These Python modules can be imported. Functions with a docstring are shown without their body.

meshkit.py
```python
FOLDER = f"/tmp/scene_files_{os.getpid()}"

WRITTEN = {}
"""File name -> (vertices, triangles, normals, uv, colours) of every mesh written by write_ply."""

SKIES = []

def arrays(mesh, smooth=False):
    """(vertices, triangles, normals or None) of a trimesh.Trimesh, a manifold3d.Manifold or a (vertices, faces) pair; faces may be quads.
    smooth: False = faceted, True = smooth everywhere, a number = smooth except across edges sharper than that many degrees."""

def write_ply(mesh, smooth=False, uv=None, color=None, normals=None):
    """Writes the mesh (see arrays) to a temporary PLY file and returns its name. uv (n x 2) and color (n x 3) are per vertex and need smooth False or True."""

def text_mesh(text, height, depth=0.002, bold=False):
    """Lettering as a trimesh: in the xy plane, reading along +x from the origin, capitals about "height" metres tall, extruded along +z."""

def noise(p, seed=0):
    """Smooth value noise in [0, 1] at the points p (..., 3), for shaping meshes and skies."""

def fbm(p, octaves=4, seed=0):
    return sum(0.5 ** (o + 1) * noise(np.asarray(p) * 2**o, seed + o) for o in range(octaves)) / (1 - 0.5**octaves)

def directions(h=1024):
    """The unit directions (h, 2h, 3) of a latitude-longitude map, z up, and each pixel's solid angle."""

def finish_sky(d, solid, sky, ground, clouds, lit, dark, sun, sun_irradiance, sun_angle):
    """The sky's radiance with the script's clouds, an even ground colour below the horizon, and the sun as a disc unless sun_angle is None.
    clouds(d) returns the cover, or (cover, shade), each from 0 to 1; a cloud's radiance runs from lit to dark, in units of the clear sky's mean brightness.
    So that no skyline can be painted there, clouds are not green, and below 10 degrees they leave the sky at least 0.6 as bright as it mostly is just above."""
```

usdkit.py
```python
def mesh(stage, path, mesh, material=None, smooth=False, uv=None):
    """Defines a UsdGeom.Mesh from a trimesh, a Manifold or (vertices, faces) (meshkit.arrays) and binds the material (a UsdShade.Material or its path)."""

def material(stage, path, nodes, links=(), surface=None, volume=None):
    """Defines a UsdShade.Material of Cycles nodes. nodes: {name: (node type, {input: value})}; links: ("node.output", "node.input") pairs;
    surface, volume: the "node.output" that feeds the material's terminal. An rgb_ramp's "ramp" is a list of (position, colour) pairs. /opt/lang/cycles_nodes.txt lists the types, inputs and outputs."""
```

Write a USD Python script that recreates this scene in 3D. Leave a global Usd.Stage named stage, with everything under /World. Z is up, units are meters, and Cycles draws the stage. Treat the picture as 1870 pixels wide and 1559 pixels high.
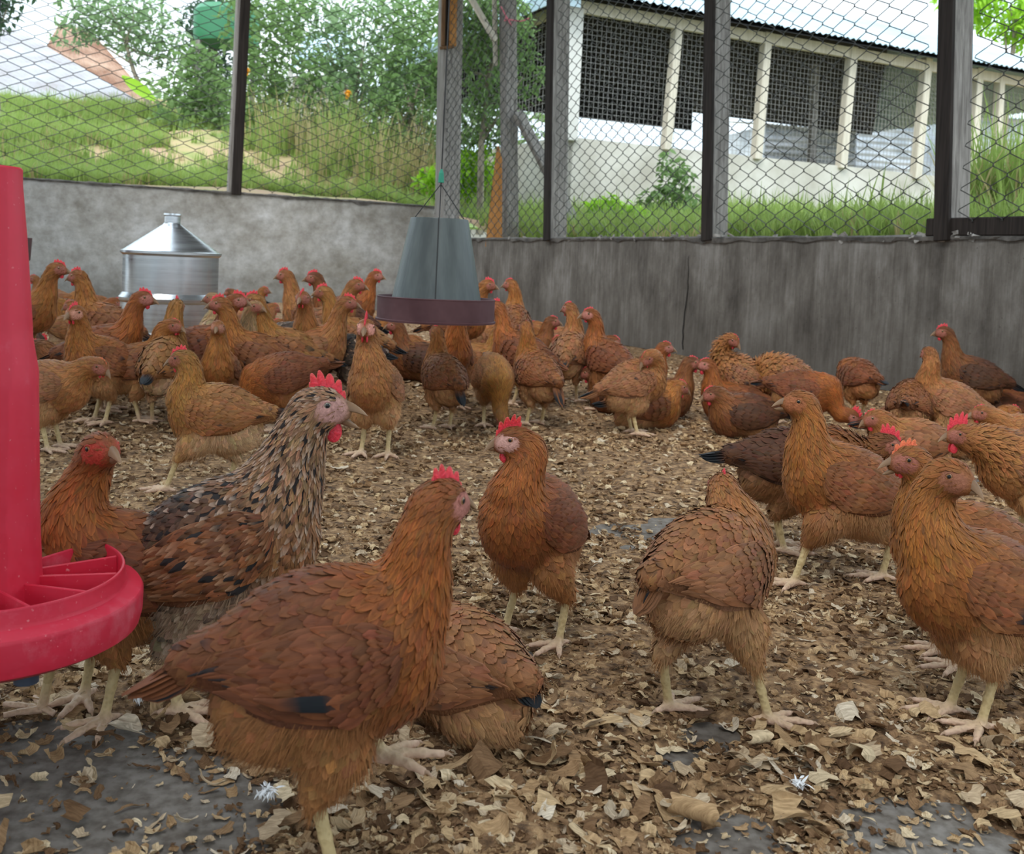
import math, random
import numpy as np
import trimesh
import usdkit, meshkit
from pxr import Usd, UsdGeom, UsdLux, UsdShade, Gf, Sdf, Vt

ROOF = True; OUTSIDE = True; LITTER = True
stage = Usd.Stage.CreateInMemory()
UsdGeom.SetStageUpAxis(stage, UsdGeom.Tokens.z)
UsdGeom.SetStageMetersPerUnit(stage, 1.0)
UsdGeom.Xform.Define(stage, '/World')
_T = Sdf.ValueTypeNames

# ------------------------------------------------------------------ camera
W_PX, H_PX, FPX, PPY = 1870.0, 1559.0, 1870.0, 594.0
PITCH, ROLL = math.radians(3.5), 0.045
EYE = np.array([0.0, 0.0, 0.60])
_R0 = np.array([1.0, 0, 0]); CF = np.array([0, math.cos(PITCH), -math.sin(PITCH)]); _U0 = np.cross(_R0, CF)
CR = math.cos(ROLL) * _R0 + math.sin(ROLL) * _U0
CU = -math.sin(ROLL) * _R0 + math.cos(ROLL) * _U0
cam = UsdGeom.Camera.Define(stage, '/World/camera')
cam.CreateHorizontalApertureAttr(36.0)
cam.CreateVerticalApertureAttr(36.0 * H_PX / W_PX)
cam.CreateFocalLengthAttr(36.0 * FPX / W_PX)
cam.CreateVerticalApertureOffsetAttr(-(H_PX / 2 - PPY) / W_PX * 36.0)
cam.CreateClippingRangeAttr(Gf.Vec2f(0.05, 500.0))
cam.CreateFStopAttr(11.0)
cam.CreateFocusDistanceAttr(1.7)
cam.CreateExposureAttr(1.5)
_m = Gf.Matrix4d(CR[0], CR[1], CR[2], 0, CU[0], CU[1], CU[2], 0, -CF[0], -CF[1], -CF[2], 0, EYE[0], EYE[1], EYE[2], 1)
cam.AddTransformOp().Set(_m)

# ------------------------------------------------------------------ sky and sun
sky = UsdLux.DomeLight.Define(stage, '/World/sky')
sky.CreateIntensityAttr(1.0)
usdkit.material(stage, '/World/Looks/sky', {
    'tc': ('texture_coordinate', {}), 'sep': ('separate_xyz', {}),
    'up': ('rgb_ramp', {'ramp': [(0.0, (0.36, 0.46, 0.53)), (0.35, (0.58, 0.72, 0.83)), (1.0, (1.15, 1.36, 1.56))]}),
    'mp': ('mapping', {'scale': (1.0, 1.0, 2.5)}),
    'n': ('noise_texture', {'scale': 2.2, 'detail': 6.0, 'roughness': 0.55}),
    'cr': ('rgb_ramp', {'ramp': [(0.40, (0, 0, 0)), (0.62, (1, 1, 1))]}),
    'mix': ('mix_color', {'b': (0.56, 0.61, 0.64)}),
    'bg': ('background_shader', {'strength': 1.0})},
    [('tc.generated', 'sep.vector'), ('sep.z', 'up.fac'), ('tc.generated', 'mp.vector'), ('mp.vector', 'n.vector'), ('n.fac', 'cr.fac'),
     ('cr.color', 'mix.fac'), ('up.color', 'mix.a'), ('mix.result', 'bg.color')], surface='bg.background')
UsdShade.MaterialBindingAPI.Apply(sky.GetPrim()).Bind(UsdShade.Material.Get(stage, '/World/Looks/sky'))
sun = UsdLux.DistantLight.Define(stage, '/World/sun')
sun.CreateIntensityAttr(1.2)
sun.CreateAngleAttr(25.0)
sun.CreateColorAttr(Gf.Vec3f(1.0, 0.96, 0.88))
sun.AddRotateXYZOp().Set(Gf.Vec3f(38, -18, 0))

# ------------------------------------------------------------------ helpers
def ray(u, v):
    return CF + CR * (u - W_PX / 2) / FPX + CU * (PPY - v) / FPX
def ground(u, v, z=0.0):
    d = ray(u, v); return EYE + d * ((z - EYE[2]) / d[2])
def at(u, v, depth):
    return EYE + ray(u, v) * depth
def pix(p):
    q = np.asarray(p, float) - EYE; d = q @ CF
    return np.array([W_PX / 2 + FPX * (q @ CR) / d, PPY - FPX * (q @ CU) / d, d])
UPZ = np.array([0, 0, 1.0])
def s(r, g, b):
    c = np.array([r, g, b], float) / 255
    return tuple(np.where(c < 0.04045, c / 12.92, ((c + 0.055) / 1.055) ** 2.4))

_names = {}
def numbered(name, parent='/World'):
    k = (parent, name); n = _names.get(k, 0); _names[k] = n + 1
    return name if n == 0 else f'{name}_{n:03d}'
def tag(prim, label=None, cat=None, group=None, kind=None):
    p = prim.GetPrim() if hasattr(prim, 'GetPrim') else prim
    for k, v in (('label', label), ('category', cat), ('group', group), ('kind', kind)):
        if v: p.SetCustomDataByKey(k, v)
    return p
def M(name): return UsdShade.Material.Get(stage, '/World/Looks/' + name)
def thing(name, label, cat, loc=(0, 0, 0), rotz=0.0, group=None, scale=1.0):
    path = '/World/' + numbered(name)
    x = UsdGeom.Xform.Define(stage, path)
    x.AddTranslateOp().Set(Gf.Vec3d(*map(float, loc))); x.AddRotateZOp().Set(float(rotz))
    if scale != 1.0: x.AddScaleOp().Set(Gf.Vec3f(scale, scale, scale))
    tag(x, label, cat, group)
    return path
def obj(name, mesh, mat, parent='/World', smooth=False, uv=None, col=None, kind=None, label=None, cat=None, group=None, nrm=None):
    """one Mesh prim; col: per-vertex colour written as primvar 'col' (needs smooth True or False)"""
    path = f'{parent}/{numbered(name, parent)}'
    m = usdkit.mesh(stage, path, mesh, M(mat), smooth=smooth, uv=uv)
    if nrm is not None:
        m.CreateNormalsAttr(Vt.Vec3fArray.FromNumpy(np.ascontiguousarray(nrm, np.float32))); m.SetNormalsInterpolation('vertex')
    if col is not None:
        UsdGeom.PrimvarsAPI(m).CreatePrimvar('col', _T.Color3fArray, 'vertex').Set(Vt.Vec3fArray.FromNumpy(np.ascontiguousarray(col, np.float32)))
    tag(m, label, cat, group, kind)
    return path
def copy_of(path, name, label, cat, loc, rotz=0.0, scale=1.0, group=None, instance=True, tilt=None):
    p = '/World/' + numbered(name)
    x = UsdGeom.Xform.Define(stage, p)
    x.GetPrim().GetReferences().AddInternalReference(path)
    x.ClearXformOpOrder() if x.GetXformOpOrderAttr().Get() else None
    x.AddTranslateOp(opSuffix='c').Set(Gf.Vec3d(*map(float, loc))); x.AddRotateZOp(opSuffix='c').Set(float(rotz))
    if tilt is not None: x.AddRotateXOp(opSuffix='c').Set(float(tilt))
    if scale != 1.0: x.AddScaleOp(opSuffix='c').Set(Gf.Vec3f(float(scale)))
    if instance: x.GetPrim().SetInstanceable(True)
    tag(x, label, cat, group)
    return p

def cat_(ms):
    vs, fs, n = [], [], 0
    for v, f in ms:
        v, f = np.asarray(v, float), np.asarray(f, int)
        if f.shape[1] == 4: f = np.vstack([f[:, [0, 1, 2]], f[:, [0, 2, 3]]])
        vs.append(v); fs.append(f + n); n += len(v)
    return np.vstack(vs), np.vstack(fs)
def frame_box(o, ax, ay, az, lx, ly, lz, bev=0.0):
    """box centred at o with axes ax, ay, az (unit) and full sizes; bevelled edges if bev"""
    if bev:
        import manifold3d as m3
        h = np.array([lx, ly, lz]) / 2 - bev
        P = []
        for sx in (-1, 1):
            for sy in (-1, 1):
                for sz in (-1, 1):
                    c = np.array([sx, sy, sz]) * h
                    for k in range(3):
                        e = np.zeros(3); e[k] = (sx, sy, sz)[k] * bev
                        P.append(c + e)
        mm = m3.Manifold.hull_points(np.array(P)).to_mesh()
        v, f = mm.vert_properties[:, :3].astype(float), mm.tri_verts.astype(int)
    else:
        b = trimesh.creation.box([lx, ly, lz]); v, f = np.array(b.vertices), np.array(b.faces)
    return np.asarray(o) + v @ np.array([ax, ay, az]), f
def beam(p, q, wx, wy, side=None, bev=0.0):
    """box from p to q"""
    p, q = np.asarray(p, float), np.asarray(q, float); d = q - p; L = np.linalg.norm(d); d /= L
    sd = np.asarray(side if side is not None else ([1, 0, 0] if abs(d[0]) < 0.8 else [0, 1, 0]), float)
    x = sd - d * (sd @ d); x /= np.linalg.norm(x); y = np.cross(d, x)
    return frame_box((p + q) / 2, x, y, d, wx, wy, L, bev)
def tube(pts, r, sides=8, caps=True):
    p = np.asarray(pts, float); n = len(p); r = np.broadcast_to(np.asarray(r, float), (n,))
    t = np.gradient(p, axis=0); t /= np.linalg.norm(t, axis=1, keepdims=True) + 1e-12
    a = np.zeros_like(p)
    a0 = np.cross(t[0], [0, 0, 1.0] if abs(t[0][2]) < 0.9 else [1.0, 0, 0]); a0 /= np.linalg.norm(a0)
    for i in range(n):
        a0 = a0 - t[i] * (a0 @ t[i]); a0 /= np.linalg.norm(a0); a[i] = a0
    b = np.cross(t, a); ang = np.arange(sides) * 2 * np.pi / sides
    v = p[:, None] + r[:, None, None] * (np.cos(ang)[None, :, None] * a[:, None] + np.sin(ang)[None, :, None] * b[:, None])
    i, j = np.meshgrid(np.arange(n - 1), np.arange(sides), indexing='ij'); k = (j + 1) % sides
    q = np.stack([i * sides + j, i * sides + k, (i + 1) * sides + k, (i + 1) * sides + j], -1).reshape(-1, 4)
    f = np.vstack([q[:, [0, 1, 2]], q[:, [0, 2, 3]]]); v = v.reshape(-1, 3)
    if caps:
        v = np.vstack([v, p[:1], p[-1:]]); c0, c1 = n * sides, n * sides + 1
        jj = np.arange(sides); kk = (jj + 1) % sides; o = (n - 1) * sides
        f = np.vstack([f, np.stack([np.full(sides, c0), kk, jj], 1), np.stack([np.full(sides, c1), o + jj, o + kk], 1)])
    return v, f
def lathe(profile, seg=64):
    """profile: (r, z) list, about z"""
    p = np.asarray(profile, float); n = len(p); a = np.arange(seg) * 2 * np.pi / seg
    v = np.stack([p[:, None, 0] * np.cos(a), p[:, None, 0] * np.sin(a), np.repeat(p[:, 1:2], seg, 1)], -1).reshape(-1, 3)
    i, j = np.meshgrid(np.arange(n - 1), np.arange(seg), indexing='ij'); k = (j + 1) % seg
    q = np.stack([i * seg + j, i * seg + k, (i + 1) * seg + k, (i + 1) * seg + j], -1).reshape(-1, 4)
    return v, np.vstack([q[:, [0, 1, 2]], q[:, [0, 2, 3]]])
def grid_faces(nu, nv):
    i, j = np.meshgrid(np.arange(nu - 1), np.arange(nv - 1), indexing='ij')
    q = np.stack([i * nv + j, (i + 1) * nv + j, (i + 1) * nv + j + 1, i * nv + j + 1], -1).reshape(-1, 4)
    return np.vstack([q[:, [0, 1, 2]], q[:, [0, 2, 3]]])

# ------------------------------------------------------------------ materials
def mat(name, nodes, links, surface='p.BSDF'):
    return usdkit.material(stage, '/World/Looks/' + name, nodes, links, surface=surface)
def noisy(name, c1, c2, scale=8.0, detail=5.0, rough=0.8, bump=0.3, bscale=None, stretch=(1, 1, 1), c3=None, metallic=0.0, lo=0.35, hi=0.65, coord='object', dist=0.01, spec=0.3):
    src = 'tc.object' if coord == 'object' else 'g.position'
    ramp = [(lo, c1), (hi, c2)] if c3 is None else [(lo, c1), ((lo + hi) / 2, c3), (hi, c2)]
    return mat(name, {'tc': ('texture_coordinate', {}), 'g': ('geometry', {}), 'mp': ('mapping', {'scale': stretch}),
        'n': ('noise_texture', {'scale': scale, 'detail': detail, 'roughness': 0.6}),
        'r': ('rgb_ramp', {'ramp': ramp}),
        'n2': ('noise_texture', {'scale': bscale or scale * 4, 'detail': 4.0}),
        'b': ('bump', {'strength': bump, 'distance': dist}),
        'p': ('principled_bsdf', {'roughness': rough, 'metallic': metallic, 'specular_ior_level': spec})},
        [(src, 'mp.vector'), ('mp.vector', 'n.vector'), ('mp.vector', 'n2.vector'), ('n.fac', 'r.fac'), ('r.color', 'p.base_color'), ('n2.fac', 'b.height'), ('b.normal', 'p.normal')])
def plain(name, c, rough=0.5, metallic=0.0, spec=0.5, **kw):
    return mat(name, {'p': ('principled_bsdf', {'base_color': c, 'roughness': rough, 'metallic': metallic, 'specular_ior_level': spec, **kw})}, [])
# ------------------------------------------------------------------ materials of the setting
def concrete(name, light, mid, dark, vertical):
    st = (1.5, 1.5, 0.75) if vertical else (1.0, 1.0, 1.6)
    mat(name, {'g': ('geometry', {}), 'mp': ('mapping', {'scale': st}),
        'n': ('noise_texture', {'scale': 2.6 if vertical else 1.5, 'detail': 8.0, 'roughness': 0.68}),
        'r': ('rgb_ramp', {'ramp': [(0.30, dark), (0.5, mid), (0.68, light)]}),
        'mp2': ('mapping', {'scale': (40.0, 40.0, 1.7) if vertical else (9.0, 9.0, 9.0)}),
        'n2': ('noise_texture', {'scale': 1.0, 'detail': 6.0, 'roughness': 0.7}),
        'r2': ('rgb_ramp', {'ramp': [(0.35, (0.62, 0.60, 0.57)), (0.65, (1.12, 1.12, 1.12))]}),
        'mx': ('mix_color', {'blend_type': 'multiply', 'fac': 0.75}),
        'v': ('voronoi_texture', {'scale': 16.0, 'randomness': 1.0}),
        'rv': ('rgb_ramp', {'ramp': [(0.0, (0.3, 0.3, 0.3)), (0.05, (0.35, 0.34, 0.33)), (0.085, (1, 1, 1))]}),
        'mv': ('mix_color', {'blend_type': 'multiply', 'fac': 0.55}),
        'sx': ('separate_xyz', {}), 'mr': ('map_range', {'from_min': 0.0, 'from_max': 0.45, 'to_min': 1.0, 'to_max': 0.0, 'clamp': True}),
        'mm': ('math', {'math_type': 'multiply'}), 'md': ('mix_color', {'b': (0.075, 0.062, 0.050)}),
        'n3': ('noise_texture', {'scale': 40.0, 'detail': 5.0}),
        'b': ('bump', {'strength': 0.35, 'distance': 0.01}),
        'p': ('principled_bsdf', {'roughness': 0.92, 'specular_ior_level': 0.2})},
        [('g.position', 'mp.vector'), ('mp.vector', 'n.vector'), ('n.fac', 'r.fac'), ('g.position', 'mp2.vector'), ('mp2.vector', 'n2.vector'), ('n2.fac', 'r2.fac'),
         ('r.color', 'mx.a'), ('r2.color', 'mx.b'), ('g.position', 'v.vector'), ('v.distance', 'rv.fac'), ('mx.result', 'mv.a'), ('rv.color', 'mv.b'),
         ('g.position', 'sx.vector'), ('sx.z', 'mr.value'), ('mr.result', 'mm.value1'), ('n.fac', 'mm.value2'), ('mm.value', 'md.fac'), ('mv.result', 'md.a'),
         ('md.result', 'p.base_color'), ('g.position', 'n3.vector'), ('n3.fac', 'b.height'), ('b.normal', 'p.normal')])
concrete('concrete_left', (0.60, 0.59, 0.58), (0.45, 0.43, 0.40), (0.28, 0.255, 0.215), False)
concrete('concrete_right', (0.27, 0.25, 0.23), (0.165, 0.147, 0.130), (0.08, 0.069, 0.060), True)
noisy('concrete_top', (0.05, 0.045, 0.04), (0.16, 0.145, 0.13), 9.0, 6.0, 0.95, 0.6)
noisy('plaster_flake', (0.22, 0.20, 0.18), (0.42, 0.40, 0.37), 20.0, 5.0, 0.95, 0.6)
mat('floor', {'g': ('geometry', {}), 'n': ('noise_texture', {'scale': 3.0, 'detail': 8.0, 'roughness': 0.7}),
    'r': ('rgb_ramp', {'ramp': [(0.3, (0.12, 0.095, 0.075)), (0.55, (0.20, 0.175, 0.15)), (0.7, (0.28, 0.26, 0.235))]}),
    'n2': ('noise_texture', {'scale': 60.0, 'detail': 6.0}),
    'r2': ('rgb_ramp', {'ramp': [(0.35, (0.5, 0.46, 0.42)), (0.6, (1.05, 1.05, 1.05))]}), 'mx': ('mix_color', {'blend_type': 'multiply', 'fac': 0.8}),
    'b': ('bump', {'strength': 0.4, 'distance': 0.005}), 'p': ('principled_bsdf', {'roughness': 0.85, 'specular_ior_level': 0.3})},
    [('g.position', 'n.vector'), ('n.fac', 'r.fac'), ('g.position', 'n2.vector'), ('n2.fac', 'r2.fac'), ('r.color', 'mx.a'), ('r2.color', 'mx.b'), ('mx.result', 'p.base_color'), ('n2.fac', 'b.height'), ('b.normal', 'p.normal')])
def wood(name, c1, c2, rough=0.85, axis=2):
    st = [22.0, 22.0, 22.0]; st[axis] = 0.9
    mat(name, {'tc': ('texture_coordinate', {}), 'oi': ('object_info', {}), 'mp': ('mapping', {'scale': tuple(st)}),
        'n': ('noise_texture', {'scale': 2.2, 'detail': 7.0, 'roughness': 0.65, 'distortion': 0.6}),
        'r': ('rgb_ramp', {'ramp': [(0.28, c1), (0.72, c2)]}),
        'b': ('bump', {'strength': 0.5, 'distance': 0.006}), 'p': ('principled_bsdf', {'roughness': rough, 'specular_ior_level': 0.2})},
        [('tc.object', 'mp.vector'), ('mp.vector', 'n.vector'), ('n.fac', 'r.fac'), ('r.color', 'p.base_color'), ('n.fac', 'b.height'), ('b.normal', 'p.normal')])
wood('wood_grey', (0.11, 0.095, 0.085), (0.40, 0.37, 0.34))
wood('wood_brown', (0.10, 0.055, 0.03), (0.30, 0.17, 0.09))
wood('wood_orange', (0.32, 0.13, 0.035), (0.52, 0.25, 0.085))
wood('wood_dark', (0.012, 0.009, 0.008), (0.045, 0.035, 0.03))
wood('wood_cream', (0.45, 0.40, 0.32), (0.70, 0.64, 0.54))
plain('wire', (0.065, 0.065, 0.06), 0.55, 0.4)
plain('wire_pale', (0.30, 0.29, 0.28), 0.6, 0.3)
noisy('lime_wash', (0.40, 0.37, 0.31), (0.60, 0.57, 0.51), 1.2, 6.0, 0.9, 0.2)
plain('white_paint', (0.62, 0.60, 0.56), 0.7)
noisy('roof_zinc_pale', (0.27, 0.38, 0.43), (0.38, 0.46, 0.50), 0.7, 5.0, 0.45, 0.1, metallic=0.1, spec=0.6)
noisy('roof_zinc_grey', (0.30, 0.33, 0.36), (0.55, 0.58, 0.62), 1.5, 5.0, 0.45, 0.1, metallic=0.3)
noisy('roof_rust', (0.20, 0.10, 0.06), (0.42, 0.28, 0.20), 1.5, 6.0, 0.85, 0.2)
noisy('roof_old', (0.26, 0.24, 0.24), (0.36, 0.37, 0.40), 1.3, 6.0, 0.6, 0.2)
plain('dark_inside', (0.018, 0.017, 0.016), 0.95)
noisy('roof_under', (0.08, 0.07, 0.06), (0.16, 0.14, 0.12), 2.0, 5.0, 0.9, 0.2)
mat('earth', {'g': ('geometry', {}), 'n': ('noise_texture', {'scale': 0.8, 'detail': 8.0, 'roughness': 0.65}),
    'r': ('rgb_ramp', {'ramp': [(0.40, (0.44, 0.30, 0.20)), (0.52, (0.40, 0.33, 0.17)), (0.62, (0.22, 0.29, 0.09)), (0.78, (0.26, 0.36, 0.11))]}),
    'p': ('principled_bsdf', {'roughness': 0.95, 'specular_ior_level': 0.1})}, [('g.position', 'n.vector'), ('n.fac', 'r.fac'), ('r.color', 'p.base_color')])
def leaf(name, c1, c2, tr=0.4):
    mat(name, {'g': ('geometry', {}), 'oi': ('object_info', {}), 'r': ('rgb_ramp', {'ramp': [(0.0, c1), (1.0, c2)]}),
        'p': ('principled_bsdf', {'roughness': 0.55, 'specular_ior_level': 0.3}), 't': ('translucent_bsdf', {}), 'm': ('mix_closure', {'fac': tr})},
        [('g.random_per_island', 'r.fac'), ('r.color', 'p.base_color'), ('r.color', 't.color'), ('p.BSDF', 'm.closure1'), ('t.BSDF', 'm.closure2')], surface='m.closure')
leaf('leaf_mid', (0.15, 0.24, 0.08), (0.40, 0.52, 0.23))
leaf('leaf_pale', (0.20, 0.30, 0.14), (0.46, 0.56, 0.32))
leaf('leaf_dark', (0.06, 0.11, 0.06), (0.16, 0.24, 0.14))
leaf('leaf_bright', (0.28, 0.50, 0.03), (0.48, 0.66, 0.08))
leaf('grass_green', (0.24, 0.33, 0.08), (0.52, 0.60, 0.21))
leaf('grass_dry', (0.36, 0.30, 0.14), (0.60, 0.52, 0.30))
leaf('petal', (0.75, 0.33, 0.02), (0.85, 0.45, 0.03))
noisy('bark', (0.16, 0.13, 0.09), (0.36, 0.31, 0.24), 10.0, 5.0, 0.9, 0.5, stretch=(1, 1, 0.2))
plain('tank_green', (0.04, 0.19, 0.09), 0.5)

# ------------------------------------------------------------------ the house: room axes. E1 runs along the left wall (to the right), E2 along the right wall (away)
VPR = -900.0 / FPX                                   # right wall's vanishing point (X/Y)
E2 = np.array([VPR, 1.0, 0]); E2 /= np.linalg.norm(E2)
E1 = np.array([E2[1], -E2[0], 0]); UPZ = np.array([0, 0, 1.0])
KC = ground(785, 570.0)                              # the inner corner of the two walls, on the floor
def room(a, b, z=0.0): return KC + E1 * a + E2 * b + UPZ * z
def on_right_wall(u, z=0.0):
    """b of the point of the right wall's inner face seen in column u, at about the height of its top"""
    lo, hi = -12.0, 0.0
    for _ in range(50):
        m = (lo + hi) / 2
        if pix(room(0, m, z))[0] > u: lo = m
        else: hi = m
    return (lo + hi) / 2
def on_left_wall(u, z=0.0):
    lo, hi = -9.0, 0.0
    for _ in range(50):
        m = (lo + hi) / 2
        if pix(room(m, 0, z))[0] < u: lo = m
        else: hi = m
    return (lo + hi) / 2
HL, HR, TH = 1.19, 0.825, 0.13
LEN_L, LEN_R = 8.6, 15.0

def wall_mesh(o, along, out, length, height, seed, n=(170, 26)):
    """upright slab with slightly uneven faces and a ragged top edge"""
    nu, nz = n; rs = np.random.RandomState(seed)
    uu = np.linspace(0, length, nu); top = height + 0.012 * (meshkit.fbm(np.stack([uu * 5, uu * 0 + seed, uu * 0], 1), 4, seed) - 0.5)
    zz = np.linspace(0, 1, nz)
    g = np.stack(np.meshgrid(uu, zz, indexing='ij'), -1)
    def face(off, sign):
        P = o + along * g[..., 0:1] + UPZ * (g[..., 1:2] * top[:, None, None])
        bump = (meshkit.fbm(np.stack([g[..., 0] * 3, g[..., 1] * height * 3, g[..., 0] * 0 + off], -1), 4, seed + 1) - 0.5) * 0.012
        return P + out * (off + sign * bump[..., None])
    a, b = face(0.0, -1), face(TH, 1)
    A = a.reshape(-1, 3); B = b.reshape(-1, 3); f = grid_faces(nu, nz); N = len(A)
    idx = np.arange(nu * nz).reshape(nu, nz)
    def strip(l0, l1): return np.vstack([np.stack([l0[:-1], l0[1:], l1[1:]], 1), np.stack([l0[:-1], l1[1:], l1[:-1]], 1)])
    F = [f, f[:, ::-1] + N, strip(idx[:, -1], idx[:, -1] + N), strip(idx[0], idx[0] + N), strip(idx[-1] + N, idx[-1])]
    return np.vstack([A, B]), np.vstack(F)
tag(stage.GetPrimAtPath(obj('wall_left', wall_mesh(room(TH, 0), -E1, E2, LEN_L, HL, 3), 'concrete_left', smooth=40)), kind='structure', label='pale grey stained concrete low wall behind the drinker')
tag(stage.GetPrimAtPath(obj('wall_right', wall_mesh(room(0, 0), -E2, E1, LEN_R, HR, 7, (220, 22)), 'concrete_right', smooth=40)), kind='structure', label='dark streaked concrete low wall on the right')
tag(stage.GetPrimAtPath(obj('wall_back', frame_box(room(-6, -15.0, .55), E1, E2, UPZ, 12, .13, 1.1), 'concrete_left')), kind='structure', label='low concrete wall behind the viewpoint')
tag(stage.GetPrimAtPath(obj('wall_side', frame_box(room(-12.0, -7.5, .55), E2, -E1, UPZ, 15, .13, 1.1), 'concrete_left')), kind='structure', label='low concrete wall on the far left side of the pen')
# crack in the right wall: a thin dark groove strip
def crack():
    pts = []
    rs = np.random.RandomState(5); b0 = on_right_wall(1252, 0.3)
    for z in np.linspace(0.05, 0.70, 16): pts.append(room(-0.004, b0 + rs.uniform(-.006, .006) + 0.012 * math.sin(z * 9), z))
    return tube(pts, np.concatenate([np.linspace(.005, .004, 8), np.linspace(.004, .0012, 8)]), 4)
plain('crack_dark', (0.02, 0.017, 0.015), 1.0)
obj('crack', crack(), 'crack_dark', parent='/World/wall_right', label='dark crack running down the wall')
# floor
fl = [room(0.1, 0.1), room(-14, 0.1), room(-14, -15), room(0.1, -15)]
def floor_mesh():
    b = frame_box(room(-6.95, -9.95, -0.05), E1, E2, UPZ, 14.1, 20.1, 0.1)
    return b
tag(stage.GetPrimAtPath(obj('floor', floor_mesh(), 'floor')), kind='structure', label='grey concrete floor under the litter')
# ragged mortar and folded netting along the wall tops
def rise(x, y):
    """height of the deep litter, heaped towards the back of the pen"""
    q = np.stack([np.asarray(x, float) - KC[0], np.asarray(y, float) - KC[1], 0 * np.asarray(x, float)], -1); a, b = q @ E1, q @ E2
    f = lambda t: np.clip(t, 0, 1) ** 2 * (3 - 2 * np.clip(t, 0, 1))
    return 0.11 * f((b + 7.6) / 1.2) * f((-a - 0.35) / 1.2)
def gr(u, v):
    p = ground(u, v)
    for _ in range(12): p = ground(u, v, 0.5 * p[2] + 0.5 * float(rise(p[0], p[1])))
    return p
def ragged(o, along, out, length, z, seed, h=0.035, n=420):
    rs = np.random.RandomState(seed); uu = np.linspace(0, length, n)
    hh = h * (0.25 + 1.0 * meshkit.fbm(np.stack([uu * 9, uu * 0, uu * 0 + seed], 1), 4, seed)) + rs.uniform(0, 0.007, n)
    low = 0.012 + 0.06 * np.maximum(meshkit.fbm(np.stack([uu * 6, uu * 0 + 4, uu * 0], 1), 4, seed + 2) - 0.42, 0)
    prof = [(-0.012, -1), (-0.016, 0.0), (0.0, 0.7), (0.05, 1.0), (0.11, 0.6), (TH + 0.006, -0.3)]
    V = []
    for off, k in prof:
        zz = z - low if k == -1 else z + hh * k * 0.5
        V.append(o + along * uu[:, None] + out * (off + rs.uniform(-.004, .004, n))[:, None] + UPZ * zz[:, None])
    V = np.stack(V, 1).reshape(-1, 3)
    return V, grid_faces(n, len(prof))
tag(stage.GetPrimAtPath(obj('trim_1', ragged(room(0, 0), -E1, E2, LEN_L, HL, 11, 0.03), 'concrete_top', smooth=30)), kind='structure', label='rough dark mortar edge on top of the left wall')
tag(stage.GetPrimAtPath(obj('trim_2', ragged(room(0, 0), -E2, E1, LEN_R, HR, 12, 0.03), 'concrete_top', smooth=30)), kind='structure', label='rough dark mortar edge on top of the right wall')

# crumbled plaster and folded scraps along the right wall's top
def flakes():
    rs = np.random.RandomState(17); ms = []
    for u0, u1, n in ((1080, 1350, 34), (1660, 1790, 26), (880, 1080, 10), (1400, 1640, 10)):
        for u in rs.uniform(u0, u1, n):
            b = on_right_wall(u, HR); o = room(rs.uniform(-.018, .02), b, HR + rs.uniform(-.014, .02)); a = rs.normal(0, .6, 3)
            x = n_(E2 + UPZ * a[0] * .5 + E1 * a[1] * .4); y = n_(np.cross(x, E1 + UPZ * a[2])); ms.append(frame_box(o, x, y, np.cross(x, y), rs.uniform(.02, .06), rs.uniform(.012, .03), .004))
    return cat_(ms)
n_ = lambda v: v / np.linalg.norm(v)
tag(stage.GetPrimAtPath(obj('trim_3', flakes(), 'plaster_flake')), kind='structure', label='crumbled pale plaster flakes along the top of the right wall')
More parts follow.
